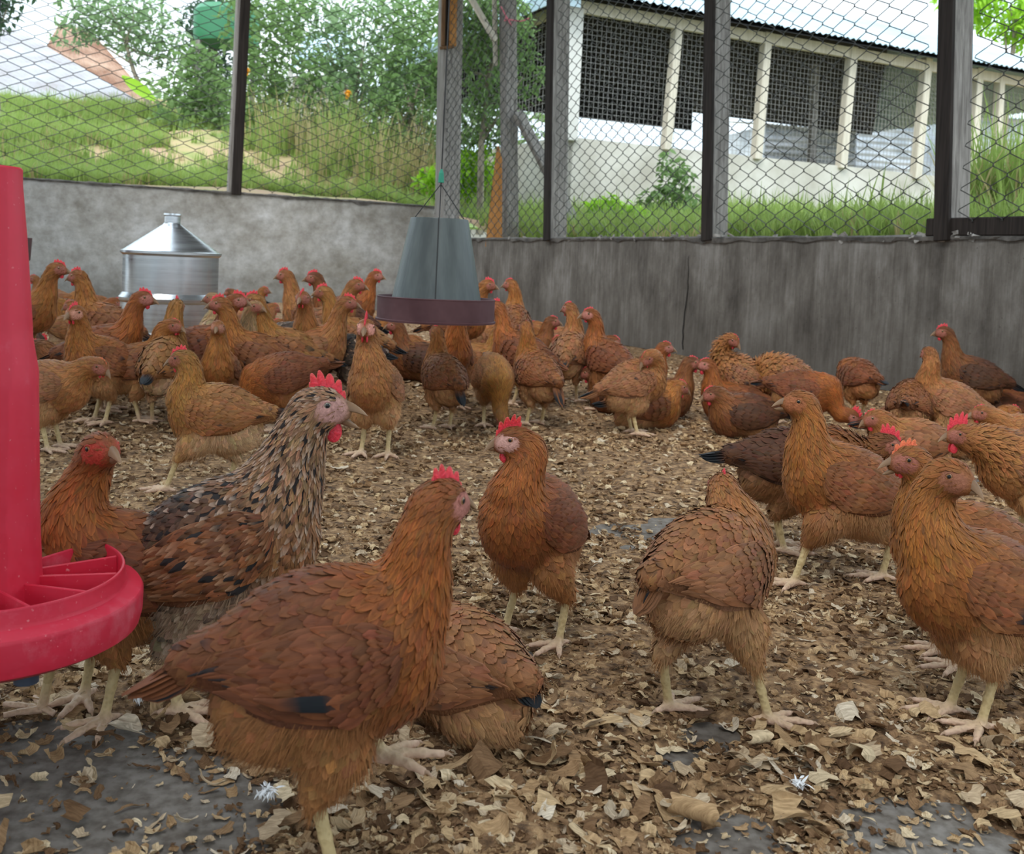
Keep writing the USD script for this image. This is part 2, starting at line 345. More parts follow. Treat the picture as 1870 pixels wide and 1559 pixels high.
# ------------------------------------------------------------------ posts, battens, chain link
def px_wall_post(u_bot, u_top, wall, wa, wb, batten, name, label, height=3.75, base=0.0, batten_w=0.06):
    """post standing on a wall top; u_bot/u_top: its columns at the wall top and at the picture's top"""
    f = on_right_wall if wall == 'R' else on_left_wall
    h = HR if wall == 'R' else HL
    p0 = room(TH / 2, f(u_bot, h), h - 0.02 + base) if wall == 'R' else room(f(u_bot, h), TH / 2, h - 0.02 + base)
    d = pix(p0)[2]; vtop = 0.0
    p1 = at(u_top, vtop, d); ax = p1 - p0
    ax = ax - E1 * 0 ; k = (height - p0[2]) / ax[2]; p1 = p0 + ax * k
    if wall == 'R': p1 = p1 - E1 * ((p1 - p0) @ E1)       # stays in the wall's plane
    else: p1 = p1 - E2 * ((p1 - p0) @ E2)
    t = thing(name, label, 'post', p0)
    o = np.zeros(3); q = p1 - p0
    obj('timber', beam(o, q, wa, wb, E1, 0.008), 'wood_grey', t)
    if batten:
        if wall == 'R': off = -E1 * (wa / 2 + 0.012); v = beam(o + off - E2 * (wb / 2 - batten_w / 2), q + off - E2 * (wb / 2 - batten_w / 2), 0.028, batten_w + 0.03, E1, 0.004)
        else: off = -E2 * (wb / 2 + 0.012) ; v = beam(o + off + E1 * 0.012, q + off + E1 * 0.012, batten_w, 0.028, E1, 0.004)
        obj('batten', v, 'wood_dark', t, label='dark batten that pins the wire mesh')
    return p0
pC = px_wall_post(1003, 1021, 'R', 0.17, 0.10, True, 'fence_post', 'grey timber fence post with dark edge, second from the corner on the right wall', batten_w=0.07)
pD = px_wall_post(1292, 1310, 'R', 0.14, 0.10, True, 'fence_post', 'grey timber fence post in the middle of the right wall mesh', batten_w=0.07)
pE = px_wall_post(1722, 1752, 'R', 0.15, 0.09, True, 'fence_post', 'broad grained timber fence post at the right end beside the dark rail', batten_w=0.06)
pF = px_wall_post(429, 440, 'L', 0.13, 0.12, True, 'fence_post', 'slim timber post with dark face standing on the left wall', batten_w=0.10)
pA = px_wall_post(806, 826, 'R', 0.22, 0.20, False, 'fence_post', 'thick timber corner post behind the hanging wire of the black feeder')
# brown strip with a slot nailed to the corner post
def slot_board():
    d = pix(pA)[2] - 0.16
    t = thing('slotted_board', 'brown board with a dark slot nailed high on the corner post', 'board', at(822, 85, d))
    o = at(822, 85, d)
    for u0, u1, name in ((806, 813, 'strip'), (821, 834, 'strip')):
        a, b = at((u0 + u1) / 2 - 1, 84, d) - o, at((u0 + u1) / 2 + 2, -60, d) - o
        obj(name, beam(a, b, (u1 - u0) / FPX * d, 0.03, E1, 0.003), 'wood_brown' if u0 < 815 else 'wood_orange', t)
    obj('backing', beam(at(817, 84, d + .03) - o, at(820, -60, d + .03) - o, 14 / FPX * d, 0.02, E1), 'wood_dark', t)
    obj('foot', beam(at(803, 88, d) - o, at(829, 85, d) - o, 0.03, 0.035, UPZ, 0.003), 'wood_brown', t)
slot_board()
# free post, orange board and braces just outside the right wall
d_b = 10.5
def outside_bar(name, label, cat, p, q, w1, w2, m):
    t = thing(name, label, cat, p)
    return obj('timber', beam(np.zeros(3), np.asarray(q) - p, w1, w2, E1, 0.01), m, t)
q = at(934, 445, d_b); outside_bar('support_post', 'weathered round-edged post outside the mesh, wrapped with pink string', 'post', np.array([q[0], q[1], 0.55]), at(926, -120, d_b), 0.14, 0.14, 'wood_grey')
q = at(901, 440, 10.2); w = 0.19
tb = thing('leaning_board', 'orange tapered board leaning upright between the two grey posts', 'board', q)
pts = [at(u, v, 10.2) - q for u, v in ((886, 450), (917, 450), (917, 290), (911, 266), (907, 268))]
def prism(poly, n, th):
    poly = np.asarray(poly, float); k = len(poly); V = np.vstack([poly, poly + n * th])
    F = [[0, i, i + 1] for i in range(1, k - 1)] + [[k, k + i + 1, k + i] for i in range(1, k - 1)]
    for i in range(k):
        j = (i + 1) % k; F += [[i, k + i, k + j], [i, k + j, j]]
    return V, np.array(F)
obj('board', prism(pts, CF, 0.03), 'wood_orange', tb)
outside_bar('timber_brace', 'grey slanting brace crossing behind the second post to the grass', 'brace', at(1072, 450, 10.4), at(945, 205, 10.4), 0.11, 0.07, 'wood_grey')
outside_bar('timber_brace', 'thin pale slanting pole high between the corner post and the support post', 'brace', at(905, 75, 10.3), at(845, -30, 10.3), 0.06, 0.05, 'wood_cream')
outside_bar('timber_brace', 'thin pale upright lath beside the support post', 'lath', at(905, 120, 10.5), at(902, -40, 10.5), 0.05, 0.03, 'wood_cream')
plain('string_pink', (0.75, 0.22, 0.28), 0.7)
def pink():
    d = d_b - 0.1; P = [(925, 30), (921, 38), (930, 36), (940, 37), (950, 39), (958, 37), (966, 33)]
    a = tube([at(u, v, d) for u, v in P], 0.008, 5)
    b = tube([at(u, v, d) for u, v in ((915, 12), (922, 26), (928, 36), (934, 46))], 0.007, 5)
    return cat_([a, b])
tag(stage.GetPrimAtPath(obj('string', pink(), 'string_pink')), 'pink knotted string tied round the weathered support post', 'string')
# dark rail over the wall at the right end
b0 = on_right_wall(1692, HR)
t = thing('rail', 'black timber rail lying on the wall top at the right edge', 'rail', room(0.03, b0, HR + 0.03))
obj('timber', beam(UPZ * 0.02, -E2 * 3.3 + UPZ * 0.02, 0.09, 0.09, E1, 0.006), 'wood_dark', t)

def chain_link(o, along, length, z0, z1, aw, bh, r, seed, skew=0.0, link=0.22):
    rs = np.random.RandomState(seed); nw = int(length / aw); ni = int((z1 - z0) / (bh / 2)) + 1
    n = np.cross(along, UPZ); V, F, k0 = [], [], 0
    wob = lambda u, z: 0.010 * (meshkit.noise(np.stack([u * 2.0, z * 2.0, u * 0], -1), seed) - 0.5)
    for j in range(nw):
        i = np.arange(ni); sg = np.where((i + j) % 2 == 0, 1, -1)
        u = aw * (j + 0.5) + sg * (aw / 2 + r * 0.6); z = z0 + i * bh / 2.0
        uu = np.repeat(u, 2); zz = np.repeat(z, 2) + np.tile([-link * bh / 4, link * bh / 4], ni)
        nn = np.repeat(sg, 2) * np.tile([-1, 1], ni) * r * 0.9
        du = wob(uu, zz) + skew * (zz - z0); dz = wob(uu + 9, zz)
        P = o + along * (uu + du)[:, None] + UPZ * (zz + dz)[:, None] + n * nn[:, None]
        v, f = tube(P, r, 3, caps=False); V.append(v); F.append(f + k0); k0 += len(v)
    return np.vstack(V), np.vstack(F)
fL = on_left_wall(429, HL)
def panel(o, along, length, z0, z1, aw, bh, r, seed, label, skew=0.0):
    tag(stage.GetPrimAtPath(obj('wire_mesh_panel', chain_link(o, along, length, z0 + .03, z1, aw, bh, r, seed, skew), 'wire', smooth=True)), label, 'wire mesh')
panel(room(fL + 0.05, TH / 2), E1, -fL - 0.12, HL, 3.5, 0.115, 0.125, 0.0043, 1, 'chain link mesh on the left wall between the slim post and the corner')
panel(room(fL - 0.05, TH / 2), -E1, 4.2, HL, 3.5, 0.115, 0.125, 0.0043, 2, 'chain link mesh on the left wall, left of the slim post')
bC, bD, bE = [(p - KC) @ E2 for p in (pC, pD, pE)]
panel(room(TH / 2 - 0.07, -0.05), -E2, -0.05 - bC - 0.06, HR, 3.5, 0.085, 0.105, 0.0036, 3, 'chain link mesh between the thick corner post and the second post', 0.0)
panel(room(TH / 2 - 0.07, bC - 0.1), -E2, bC - bD - 0.16, HR, 3.0, 0.085, 0.105, 0.0034, 4, 'chain link mesh in front of the barn opening, second bay of the right wall', -0.06)
panel(room(TH / 2 - 0.07, bD - 0.1), -E2, bD - bE - 0.16, HR, 2.7, 0.085, 0.105, 0.0032, 5, 'chain link mesh in the third bay, in front of the low white wall', -0.10)
panel(room(TH / 2 - 0.085, bE - 0.1), -E2, 2.0, HR + 0.05, 2.6, 0.085, 0.105, 0.0030, 6, 'chain link mesh at the right edge beyond the broad post', 0.05)

# roof of the house, out of the picture above; open on every side
def roof_slab():
    eave, ridge = 3.95, 5.4
    V = []
    ms = []                                          # two slopes with an open vent along the ridge
    for (a0, z0), (a1, z1) in (((1.2, eave), (-3.4, ridge)), ((-6.2, ridge - .2), (-11.5, eave - 0.2))):
        p, q = room(a0, -9.0, z0), room(a1, -9.0, z1); d = q - p; L = np.linalg.norm(d); d /= L
        ms.append(frame_box((p + q) / 2, d, E2, np.cross(d, E2), L, 20.0, 0.06))
    return cat_(ms)
if ROOF: tag(stage.GetPrimAtPath(obj('ceiling', roof_slab(), 'roof_under')), kind='structure', label='roof of the poultry house above the pen')
# ------------------------------------------------------------------ terrain outside the walls
BD = 14.0                                            # depth of the barn's near corner
P1 = at(1040, 390, BD); P1b = (P1 - KC) @ E2; P1a = (P1 - KC) @ E1
def barn_depth(u):                                   # depth of the barn's front in column u
    d = ray(u, 300); n = E2; return ((P1 - EYE) @ n) / (d @ n)
ctrl = [(-60, 328, 9.5), (0, 325, 10.0), (0, 205, 20), (300, 215, 20), (150, 260, 15), (430, 345, 10.9), (430, 240, 17), (600, 365, 11.6), (600, 290, 16), (720, 375, 12.2), (720, 280, 17),
        (860, 430, 12.6), (860, 330, 17), (960, 415, 13.0), (1050, 408, barn_depth(1050) - .1), (1300, 404, barn_depth(1300) - .1), (1690, 415, barn_depth(1690) - .1), (1870, 400, barn_depth(1870) - .2),
        (1300, 450, 7.6), (1690, 452, 5.8), (1100, 445, 9.0), (1000, 442, 9.8), (1870, 440, 6.0), (2100, 440, 6), (-300, 200, 22), (-300, 330, 9.5), (600, 250, 26), (200, 180, 28), (1000, 330, 24), (1500, 340, 28)]
CP = np.array([at(*c) for c in ctrl])
def terrain(x, y):
    x, y = np.asarray(x, float), np.asarray(y, float)
    d2 = (x[..., None] - CP[:, 0]) ** 2 + (y[..., None] - CP[:, 1]) ** 2
    w = 1 / (d2 + 0.6) ** 2
    z = (w * CP[:, 2]).sum(-1) / w.sum(-1)
    return z + 0.10 * (meshkit.fbm(np.stack([x * 0.9, y * 0.9, x * 0], -1), 4, 5) - 0.5)
def patch(a0, a1, b0, b1, n, m):
    A, B = np.meshgrid(np.linspace(a0, a1, n), np.linspace(b0, b1, m), indexing='ij')
    P = KC + E1 * A[..., None] + E2 * B[..., None]
    P[..., 2] = terrain(P[..., 0], P[..., 1])
    return P.reshape(-1, 3), grid_faces(n, m)
tag(stage.GetPrimAtPath(obj('ground', cat_([patch(-26, 30, TH + 0.02, 34, 150, 100), patch(TH + 0.02, 30, -11, TH + 0.02, 90, 60)]), 'earth', smooth=True)), kind='structure', label='sloping earth and grass outside the pen')

# ------------------------------------------------------------------ grass
def blade_clump(seed, n=26, h=(0.12, 0.30), spread=0.10, w=0.007, lean=0.5):
    rs = np.random.RandomState(seed); V, F, k = [], [], 0
    for i in range(n):
        a = rs.uniform(0, 6.28); o = np.array([rs.uniform(-spread, spread), rs.uniform(-spread, spread), -0.02]); H = rs.uniform(*h); L = rs.uniform(.1, lean) * H
        d = np.array([math.cos(a), math.sin(a), 0]); sd = np.array([-d[1], d[0], 0]) * w
        P = [o + d * L * t * t + UPZ * H * t for t in (0, 0.35, 0.7, 1.0)]
        ww = [1, 0.9, 0.6, 0.05]
        for p, q in zip(P, ww): V += [p - sd * q, p + sd * q]
        for j in range(3): F += [[k + 2 * j, k + 2 * j + 1, k + 2 * j + 3], [k + 2 * j, k + 2 * j + 3, k + 2 * j + 2]]
        k += 8
    return np.array(V), np.array(F)
def instancer(name, protos, pos, yaw, scale, idx, label, category, tilt=None, kind='stuff'):
    """protos: list of (mesh, material); one PointInstancer"""
    path = '/World/' + numbered(name)
    pi = UsdGeom.PointInstancer.Define(stage, path)
    rel = []
    for i, (m, mt) in enumerate(protos):
        pp = f'{path}/piece' if i == 0 else f'{path}/piece_{i:03d}'
        usdkit.mesh(stage, pp, m, M(mt), smooth=False); rel.append(Sdf.Path(pp))
    pi.CreatePrototypesRel().SetTargets(rel)
    pi.CreatePositionsAttr(Vt.Vec3fArray.FromNumpy(np.ascontiguousarray(pos, np.float32)))
    pi.CreateProtoIndicesAttr(Vt.IntArray.FromNumpy(np.ascontiguousarray(idx, np.int32)))
    h = np.asarray(yaw) / 2; qs = np.zeros((len(pos), 4), np.float32); qs[:, 3] = np.cos(h); qs[:, 2] = np.sin(h)      # x y z w
    if tilt is not None:
        ax, ang = tilt; t2 = np.asarray(ang) / 2; qt = np.zeros((len(pos), 4)); qt[:, 3] = np.cos(t2); qt[:, 0] = np.cos(ax) * np.sin(t2); qt[:, 1] = np.sin(ax) * np.sin(t2)
        x1, y1, z1, w1 = qt.T; x2, y2, z2, w2 = qs.T.astype(float)
        qs = np.stack([w1 * x2 + x1 * w2 + y1 * z2 - z1 * y2, w1 * y2 - x1 * z2 + y1 * w2 + z1 * x2, w1 * z2 + x1 * y2 - y1 * x2 + z1 * w2, w1 * w2 - x1 * x2 - y1 * y2 - z1 * z2], 1)
    pi.CreateOrientationsAttr(Vt.QuathArray([Gf.Quath(float(w), float(x), float(y), float(z)) for x, y, z, w in qs]))
    sc = np.asarray(scale, np.float32); sc = np.repeat(sc[:, None], 3, 1) if sc.ndim == 1 else sc
    pi.CreateScalesAttr(Vt.Vec3fArray.FromNumpy(np.ascontiguousarray(sc)))
    tag(pi, label, category, None, kind)
    return path
def scatter_grass(name, n, ulim, dlim, protos, label, seed, sc=(0.7, 1.4), keep=None, dens=None):
    rs = np.random.RandomState(seed); P = []
    while len(P) < n:
        u = rs.uniform(*ulim, 4 * n); d = rs.uniform(dlim[0], dlim[1], 4 * n)
        x = (u - 935) / FPX * d; y = d
        q = np.stack([x, y, x * 0], 1) - [KC[0], KC[1], 0]; a, b = q @ E1, q @ E2
        ok = ((a > TH + .12) | (b > TH + .12)) & ~((a > P1a - 0.2) & (b > P1b - 0.05))
        if keep is not None: ok &= keep(u, d, a, b)
        if dens is not None: ok &= rs.uniform(0, 1, len(u)) < dens(x, y)
        for i in np.nonzero(ok)[0]: P.append((x[i], y[i]))
    P = np.array(P[:n]); z = terrain(P[:, 0], P[:, 1])
    instancer(name, protos, np.column_stack([P, z]), rs.uniform(0, 6.28, n), rs.uniform(*sc, n), rs.randint(0, len(protos), n), label, 'grass')
gp = [(blade_clump(i), 'grass_green') for i in range(3)] + [(blade_clump(9, 20, (0.2, 0.45), 0.12, 0.008, 0.7), 'grass_green'), (blade_clump(7, 20, (0.1, 0.25)), 'grass_dry')]
nz = lambda x, y: 0.05 + 0.95 * (meshkit.fbm(np.stack([x * 0.45, y * 0.45, x * 0], -1), 3, 21) > 0.46)
scatter_grass('grass', 5200, (-120, 900), (9.6, 22), gp, 'green grass growing on the slope behind the left wall', 31, (0.5, 1.1), lambda u, d, a, b: b > 0.9, nz)
scatter_grass('grass', 4200, (880, 2000), (5.2, 17.5), gp, 'bright green grass strip between the pen and the barn', 32, (0.5, 1.2), lambda u, d, a, b: (a > 0.3))
tall = [(blade_clump(41, 30, (0.5, 1.0), 0.16, 0.008, 0.55), 'grass_green'), (blade_clump(42, 16, (0.5, 1.1), 0.2, 0.009, 0.5), 'grass_dry')]
scatter_grass('tall_grass', 150, (440, 800), (14, 17), tall, 'tall pale grass stalks in front of the bushes', 33, (0.5, 1.1), lambda u, d, a, b: b > 1.0)
scatter_grass('tall_grass', 240, (1755, 1900), (6.6, 12), [(blade_clump(43, 34, (0.35, 0.8), 0.2, 0.010, 0.9), 'grass_dry'), tall[0]], 'yellowing tall grass beside the broad right post', 34, (0.6, 1.1), lambda u, d, a, b: (a > 1.2))

# ------------------------------------------------------------------ bushes and trees
def leaf_card(seed, L, W, droop=0.25):
    t = np.array([0, 0.3, 0.65, 1.0]); w = np.array([0.1, 1.0, 0.8, 0.05]) * W / 2; V = []
    for a, b in zip(t, w): z = -droop * L * a * a; V += [[a * L, -b, z + b * .3], [a * L, b, z + b * .3]]
    F = []
    for j in range(3): F += [[2 * j, 2 * j + 1, 2 * j + 3], [2 * j, 2 * j + 3, 2 * j + 2]]
    return np.array(V), np.array(F)
def rot_batch(yaw, pit, roll):
    cy, sy, cp, sp, cr, sr = np.cos(yaw), np.sin(yaw), np.cos(pit), np.sin(pit), np.cos(roll), np.sin(roll)
    R = np.empty((len(yaw), 3, 3))
    R[:, 0] = np.stack([cy * cp, cy * sp * sr - sy * cr, cy * sp * cr + sy * sr], 1)
    R[:, 1] = np.stack([sy * cp, sy * sp * sr + cy * cr, sy * sp * cr - cy * sr], 1)
    R[:, 2] = np.stack([-sp, cp * sr, cp * cr], 1)
    return R
def foliage(blobs, n, L, W, seed, fill=0.45):
    """leaf cards spread through ellipsoids (cx,cy,cz,rx,ry,rz)"""
    rs = np.random.RandomState(seed); blobs = np.array(blobs, float); vol = np.prod(blobs[:, 3:], axis=1) ** 0.75
    k = rs.choice(len(blobs), n, p=vol / vol.sum()); d = rs.normal(size=(n, 3)); d /= np.linalg.norm(d, axis=1, keepdims=True)
    rr = fill + (1 - fill) * rs.uniform(0, 1, n) ** 0.6
    rr *= 0.82 + 0.4 * meshkit.fbm(d * 2.5 + k[:, None] * 7, 3, seed)
    c = blobs[k, :3] + d * rr[:, None] * blobs[k, 3:]
    v0, f0 = leaf_card(0, L, W); R = rot_batch(rs.uniform(0, 6.28, n), rs.normal(0.35, 0.5, n), rs.normal(0, 0.6, n)); sc = rs.uniform(0.6, 1.3, n)
    V = np.einsum('nij,vj->nvi', R, v0) * sc[:, None, None] + c[:, None]
    F = (f0[None] + (np.arange(n) * len(v0))[:, None, None]).reshape(-1, 3)
    return V.reshape(-1, 3), F
def tree(name, label, cat, u, d, vb, blobs, n, L, W, leafm, seed, trunk=0.06, branches=5, fill=0.45):
    """blobs given as (du px, v px, ddepth, rx m, rz m)"""
    b = at(u, vb, d); b[2] = terrain(b[0], b[1]) - 0.1
    B = []
    for du, v, dd, rx, rz in blobs:
        c = at(u + du, v, d + dd) - b; B.append((c[0], c[1], c[2], rx, rx * 0.9, rz))
    t = thing(name, label, cat, b)
    obj('foliage', foliage(B, n, L, W, seed, fill), leafm, t, kind='stuff')
    if trunk:
        rs = np.random.RandomState(seed + 1); ms = []
        top = np.array(B)[:, :3].mean(0)
        mid = top * 0.5 + rs.uniform(-.1, .1, 3)
        ms.append(tube([np.zeros(3), mid, top], [trunk, trunk * .8, trunk * .45], 8))
        for i in range(branches):
            c = np.array(B[i % len(B)][:3]) + rs.uniform(-.25, .25, 3); s0 = mid + (top - mid) * rs.uniform(0, 1)
            ms.append(tube([s0, (s0 + c) / 2 + rs.uniform(-.1, .1, 3), c], [trunk * .45, trunk * .3, trunk * .12], 6))
        obj('trunk', cat_(ms), 'bark', t, smooth=True)
    return t
if OUTSIDE:
    tree('tree', 'slender sparse tree with bare leaning trunk right of the pale shed roof', 'tree', 285, 18.5, 240, [(-30, 30, 0, 0.75, 0.5), (-85, 40, 0.3, 0.7, 0.5), (-120, 15, 0.3, 0.6, 0.45), (30, 90, 0, 0.45, 0.4), (-20, 85, 0, 0.5, 0.35), (-150, 60, 0.2, 0.45, 0.3)], 1500, 0.15, 0.055, 'leaf_pale', 61, 0.05, 7, 0.3)
    tree('bush', 'dense pale green bush left of the slim post', 'bush', 370, 17, 265, [(0, 150, 0, 0.55, 0.6), (-30, 205, 0, 0.55, 0.5), (35, 200, 0, 0.6, 0.6), (20, 245, -.2, 0.6, 0.4), (-10, 110, .3, .4, .3)], 1800, 0.15, 0.06, 'leaf_mid', 62, 0.04)
    tree('tree', 'dark-leaved tree behind the green tank at the slim post', 'tree', 395, 20, 240, [(-15, 100, 0, 0.5, 0.55), (0, 40, 0, 0.7, 0.5), (25, 10, 0, 0.6, 0.5), (-10, 135, 0, .4, .4)], 1700, 0.14, 0.06, 'leaf_dark', 63, 0.06)
    tree('bush', 'tall broad bush filling the space right of the slim post', 'bush', 520, 16, 290, [(0, 120, 0, .7, .6), (-40, 60, .3, .65, .55), (40, 190, 0, .8, .6), (-55, 170, -.2, .55, .6), (50, 245, -.3, .7, .4), (-40, 240, -.2, .6, .4), (-30, 10, .4, .8, .4), (0, 285, -.5, .8, .3), (-60, 290, -.5, .5, .25)], 3600, 0.14, 0.055, 'leaf_mid', 64, 0.05)
    tree('tree', 'leafy pale tree in the middle with drooping leaves', 'tree', 660, 17, 290, [(0, 60, 0, .8, .6), (60, 30, 0, .7, .5), (-70, 70, 0, .7, .5), (30, 130, -.2, .9, .6), (-40, 170, -.2, .75, .6), (70, 190, 0, .6, .6), (-90, 20, .3, .7, .4), (-30, 240, -.5, .8, .5), (40, 275, -.6, .7, .35), (-60, 290, -.7, .6, .25)], 3900, 0.15, 0.05, 'leaf_pale', 65, 0.07)
    tree('tree', 'thicket of mixed green leaves left of the thick corner post', 'tree', 750, 16, 320, [(0, 150, 0, .7, .7), (20, 90, 0, .6, .6), (-20, 220, -.2, .7, .5), (20, 280, -.3, .6, .35), (-60, 270, -.3, .6, .35), (10, 30, .2, .7, .4)], 2600, 0.13, 0.05, 'leaf_mid', 66, 0.06)
    tree('tree', 'drooping dark green tree between the corner post and the barn', 'tree', 880, 13.2, 330, [(0, 130, 0, .35, .65), (-20, 60, 0, .4, .5), (25, 200, 0, .3, .55), (60, 80, .4, .3, .35), (80, 140, .3, .25, .35), (-30, 230, .2, .3, .3), (-25, 10, 0, .5, .4), (35, 30, 0, .4, .4)], 2900, 0.12, 0.045, 'leaf_mid', 67, 0.05)
    tree('bush', 'low leafy bush at the foot of the trees beside the corner post', 'bush', 850, 13.5, 380, [(0, 320, 0, .3, .3), (20, 300, 0, .3, .3), (-45, 330, 0, .35, .25)], 900, 0.12, 0.05, 'leaf_bright', 68, 0.0)
    tree('bush', 'bush of bright leaves climbing against the white wall', 'bush', 1235, 12.6, 400, [(0, 340, 0, .22, .35), (-20, 370, 0, .3, .25), (20, 385, 0, .3, .2), (-15, 300, 0.1, .12, .2)], 800, 0.10, 0.05, 'leaf_mid', 69, 0.015, 3)
    tree('bush', 'low weedy bush in the grass in front of the barn wall', 'bush', 1110, 11.5, 420, [(0, 385, 0, .25, .2), (40, 395, 0, .25, .15)], 500, 0.10, 0.05, 'leaf_bright', 70, 0.0)
    tree('tree', 'tree in the top left corner over the pale shed roof', 'tree', 5, 16, 200, [(-10, 20, 0, .35, .35), (-40, 0, 0, .4, .5), (10, -30, 0, .4, .4)], 700, 0.13, 0.055, 'leaf_dark', 71, 0.04)
    tree('tree', 'yellow-green tree above the far end of the barn roof', 'tree', 1830, 26, 200, [(0, 20, 0, .9, .7), (60, 50, 0, .8, .6), (-60, -10, 0, .8, .7), (110, 10, 0, 1.0, .9)], 3200, 0.2, 0.08, 'leaf_bright', 72, 0.1)
    tree('tree', 'far row of trees closing the gap behind the bushes', 'tree', 600, 26, 240, [(-250, 190, 0, 1.6, 1.0), (-100, 200, 0, 1.7, 1.2), (60, 190, 0, 1.8, 1.3), (200, 180, 0, 1.7, 1.4), (330, 170, 0, 1.6, 1.4)], 2600, 0.26, 0.10, 'leaf_mid', 73, 0.1)
    # a banana-like bright leaf lying at the end of the shed roof, small orange blossoms
    def big_leaf():
        ms = []
        for (u0, v0), (u1, v1), w in (((222, 138), (282, 182), 0.10), ((286, 190), (318, 240), 0.07)):
            a, b = at(u0, v0, 17.5), at(u1, v1, 17.2); d = b - a; L = np.linalg.norm(d); d /= L; sd = np.cross(d, CF); sd /= np.linalg.norm(sd); n = np.cross(sd, d); V = []
            T = np.linspace(0, 1, 9)
            for x in T:
                ww = w * math.sin(math.pi * min(max(x, .03), .97)) ** .6
                V += [a + d * L * x - sd * ww + n * .03, a + d * L * x + n * 0.08 * math.sin(3 * x), a + d * L * x + sd * ww + n * .03]
            ms.append((np.array(V), grid_faces(9, 3)))
        return ms
    bl = big_leaf()
    tag(stage.GetPrimAtPath(obj('banana_leaf', bl[0], 'leaf_bright', smooth=True)), 'large bright green leaf slanting over the corner of the shed roof', 'leaf')
    tag(stage.GetPrimAtPath(obj('banana_leaf', bl[1], 'leaf_dark', smooth=True)), 'large dark green leaf hanging below the shed roof corner', 'leaf')
    for (u, v, lab) in ((634, 168, 'orange blossom in the middle of the bushes'), (449, 127, 'orange blossom right beside the slim post')):
        c = at(u, v, 15.0); tag(stage.GetPrimAtPath(obj('blossom', foliage([(c[0], c[1], c[2], .05, .05, .04)], 14, 0.07, 0.04, 5), 'petal')), lab, 'flower')
    # green water tank
    c = at(415, 40, 19.0); t = thing('water_tank', 'green rounded water tank half hidden by the slim post', 'tank', c)
    obj('tank_body', lathe([(0, .30), (.3, .29), (.52, .24), (.60, .14), (.60, -.30), (.56, -.42), (0, -.44)], 32), 'tank_green', t, smooth=30)
    obj('stand', cat_([beam([x, y, -.43], [x, y, -2.6], .08, .08) for x in (-.4, .4) for y in (-.4, .4)]), 'wood_grey', t)

# ------------------------------------------------------------------ corrugated sheets
def corrugated(p00, p10, p01, p11, period=0.12, amp=0.014, per=8, rows=3, n=None):
    """sheet over a quad; corrugations run from p0x to p1x... columns across p00->p10, rows p00->p01"""
    p00, p10, p01, p11 = map(np.asarray, (p00, p10, p01, p11)); Lw = np.linalg.norm(p10 - p00)
    k = max(int(Lw / period) * per, per); U = np.linspace(0, 1, k + 1); Vv = np.linspace(0, 1, rows)
    nrm = np.cross(p10 - p00, p01 - p00); nrm /= np.linalg.norm(nrm)
    if nrm[2] < 0: nrm = -nrm
    P = (p00 * (1 - U[:, None, None]) + p10 * U[:, None, None]) * (1 - Vv[None, :, None]) + (p01 * (1 - U[:, None, None]) + p11 * U[:, None, None]) * Vv[None, :, None]
    P = P + nrm * (amp * np.sin(U * Lw / period * 2 * np.pi))[:, None, None]
    top = P.reshape(-1, 3); bot = top - nrm * 0.004; f = grid_faces(k + 1, rows)
    return np.vstack([top, bot]), np.vstack([f, f[:, ::-1] + len(top)])
def sheets(parent, p00, p10, p01, p11, count, m, name='roof_sheet', **kw):
    p00, p10, p01, p11 = map(np.asarray, (p00, p10, p01, p11)); nrm = np.cross(p10 - p00, p01 - p00); nrm /= np.linalg.norm(nrm); nrm *= np.sign(nrm[2]) or 1
    for i in range(count):
        a, b = i / count, (i + 1) / count + 0.002
        L = lambda x, y, t: x + (y - x) * t
        lift = nrm * (0.004 * (i % 2))
        obj(name, corrugated(L(p00, p10, a) + lift, L(p00, p10, b) + lift, L(p01, p11, a) + lift, L(p01, p11, b) + lift, **kw), m, parent, smooth=50)

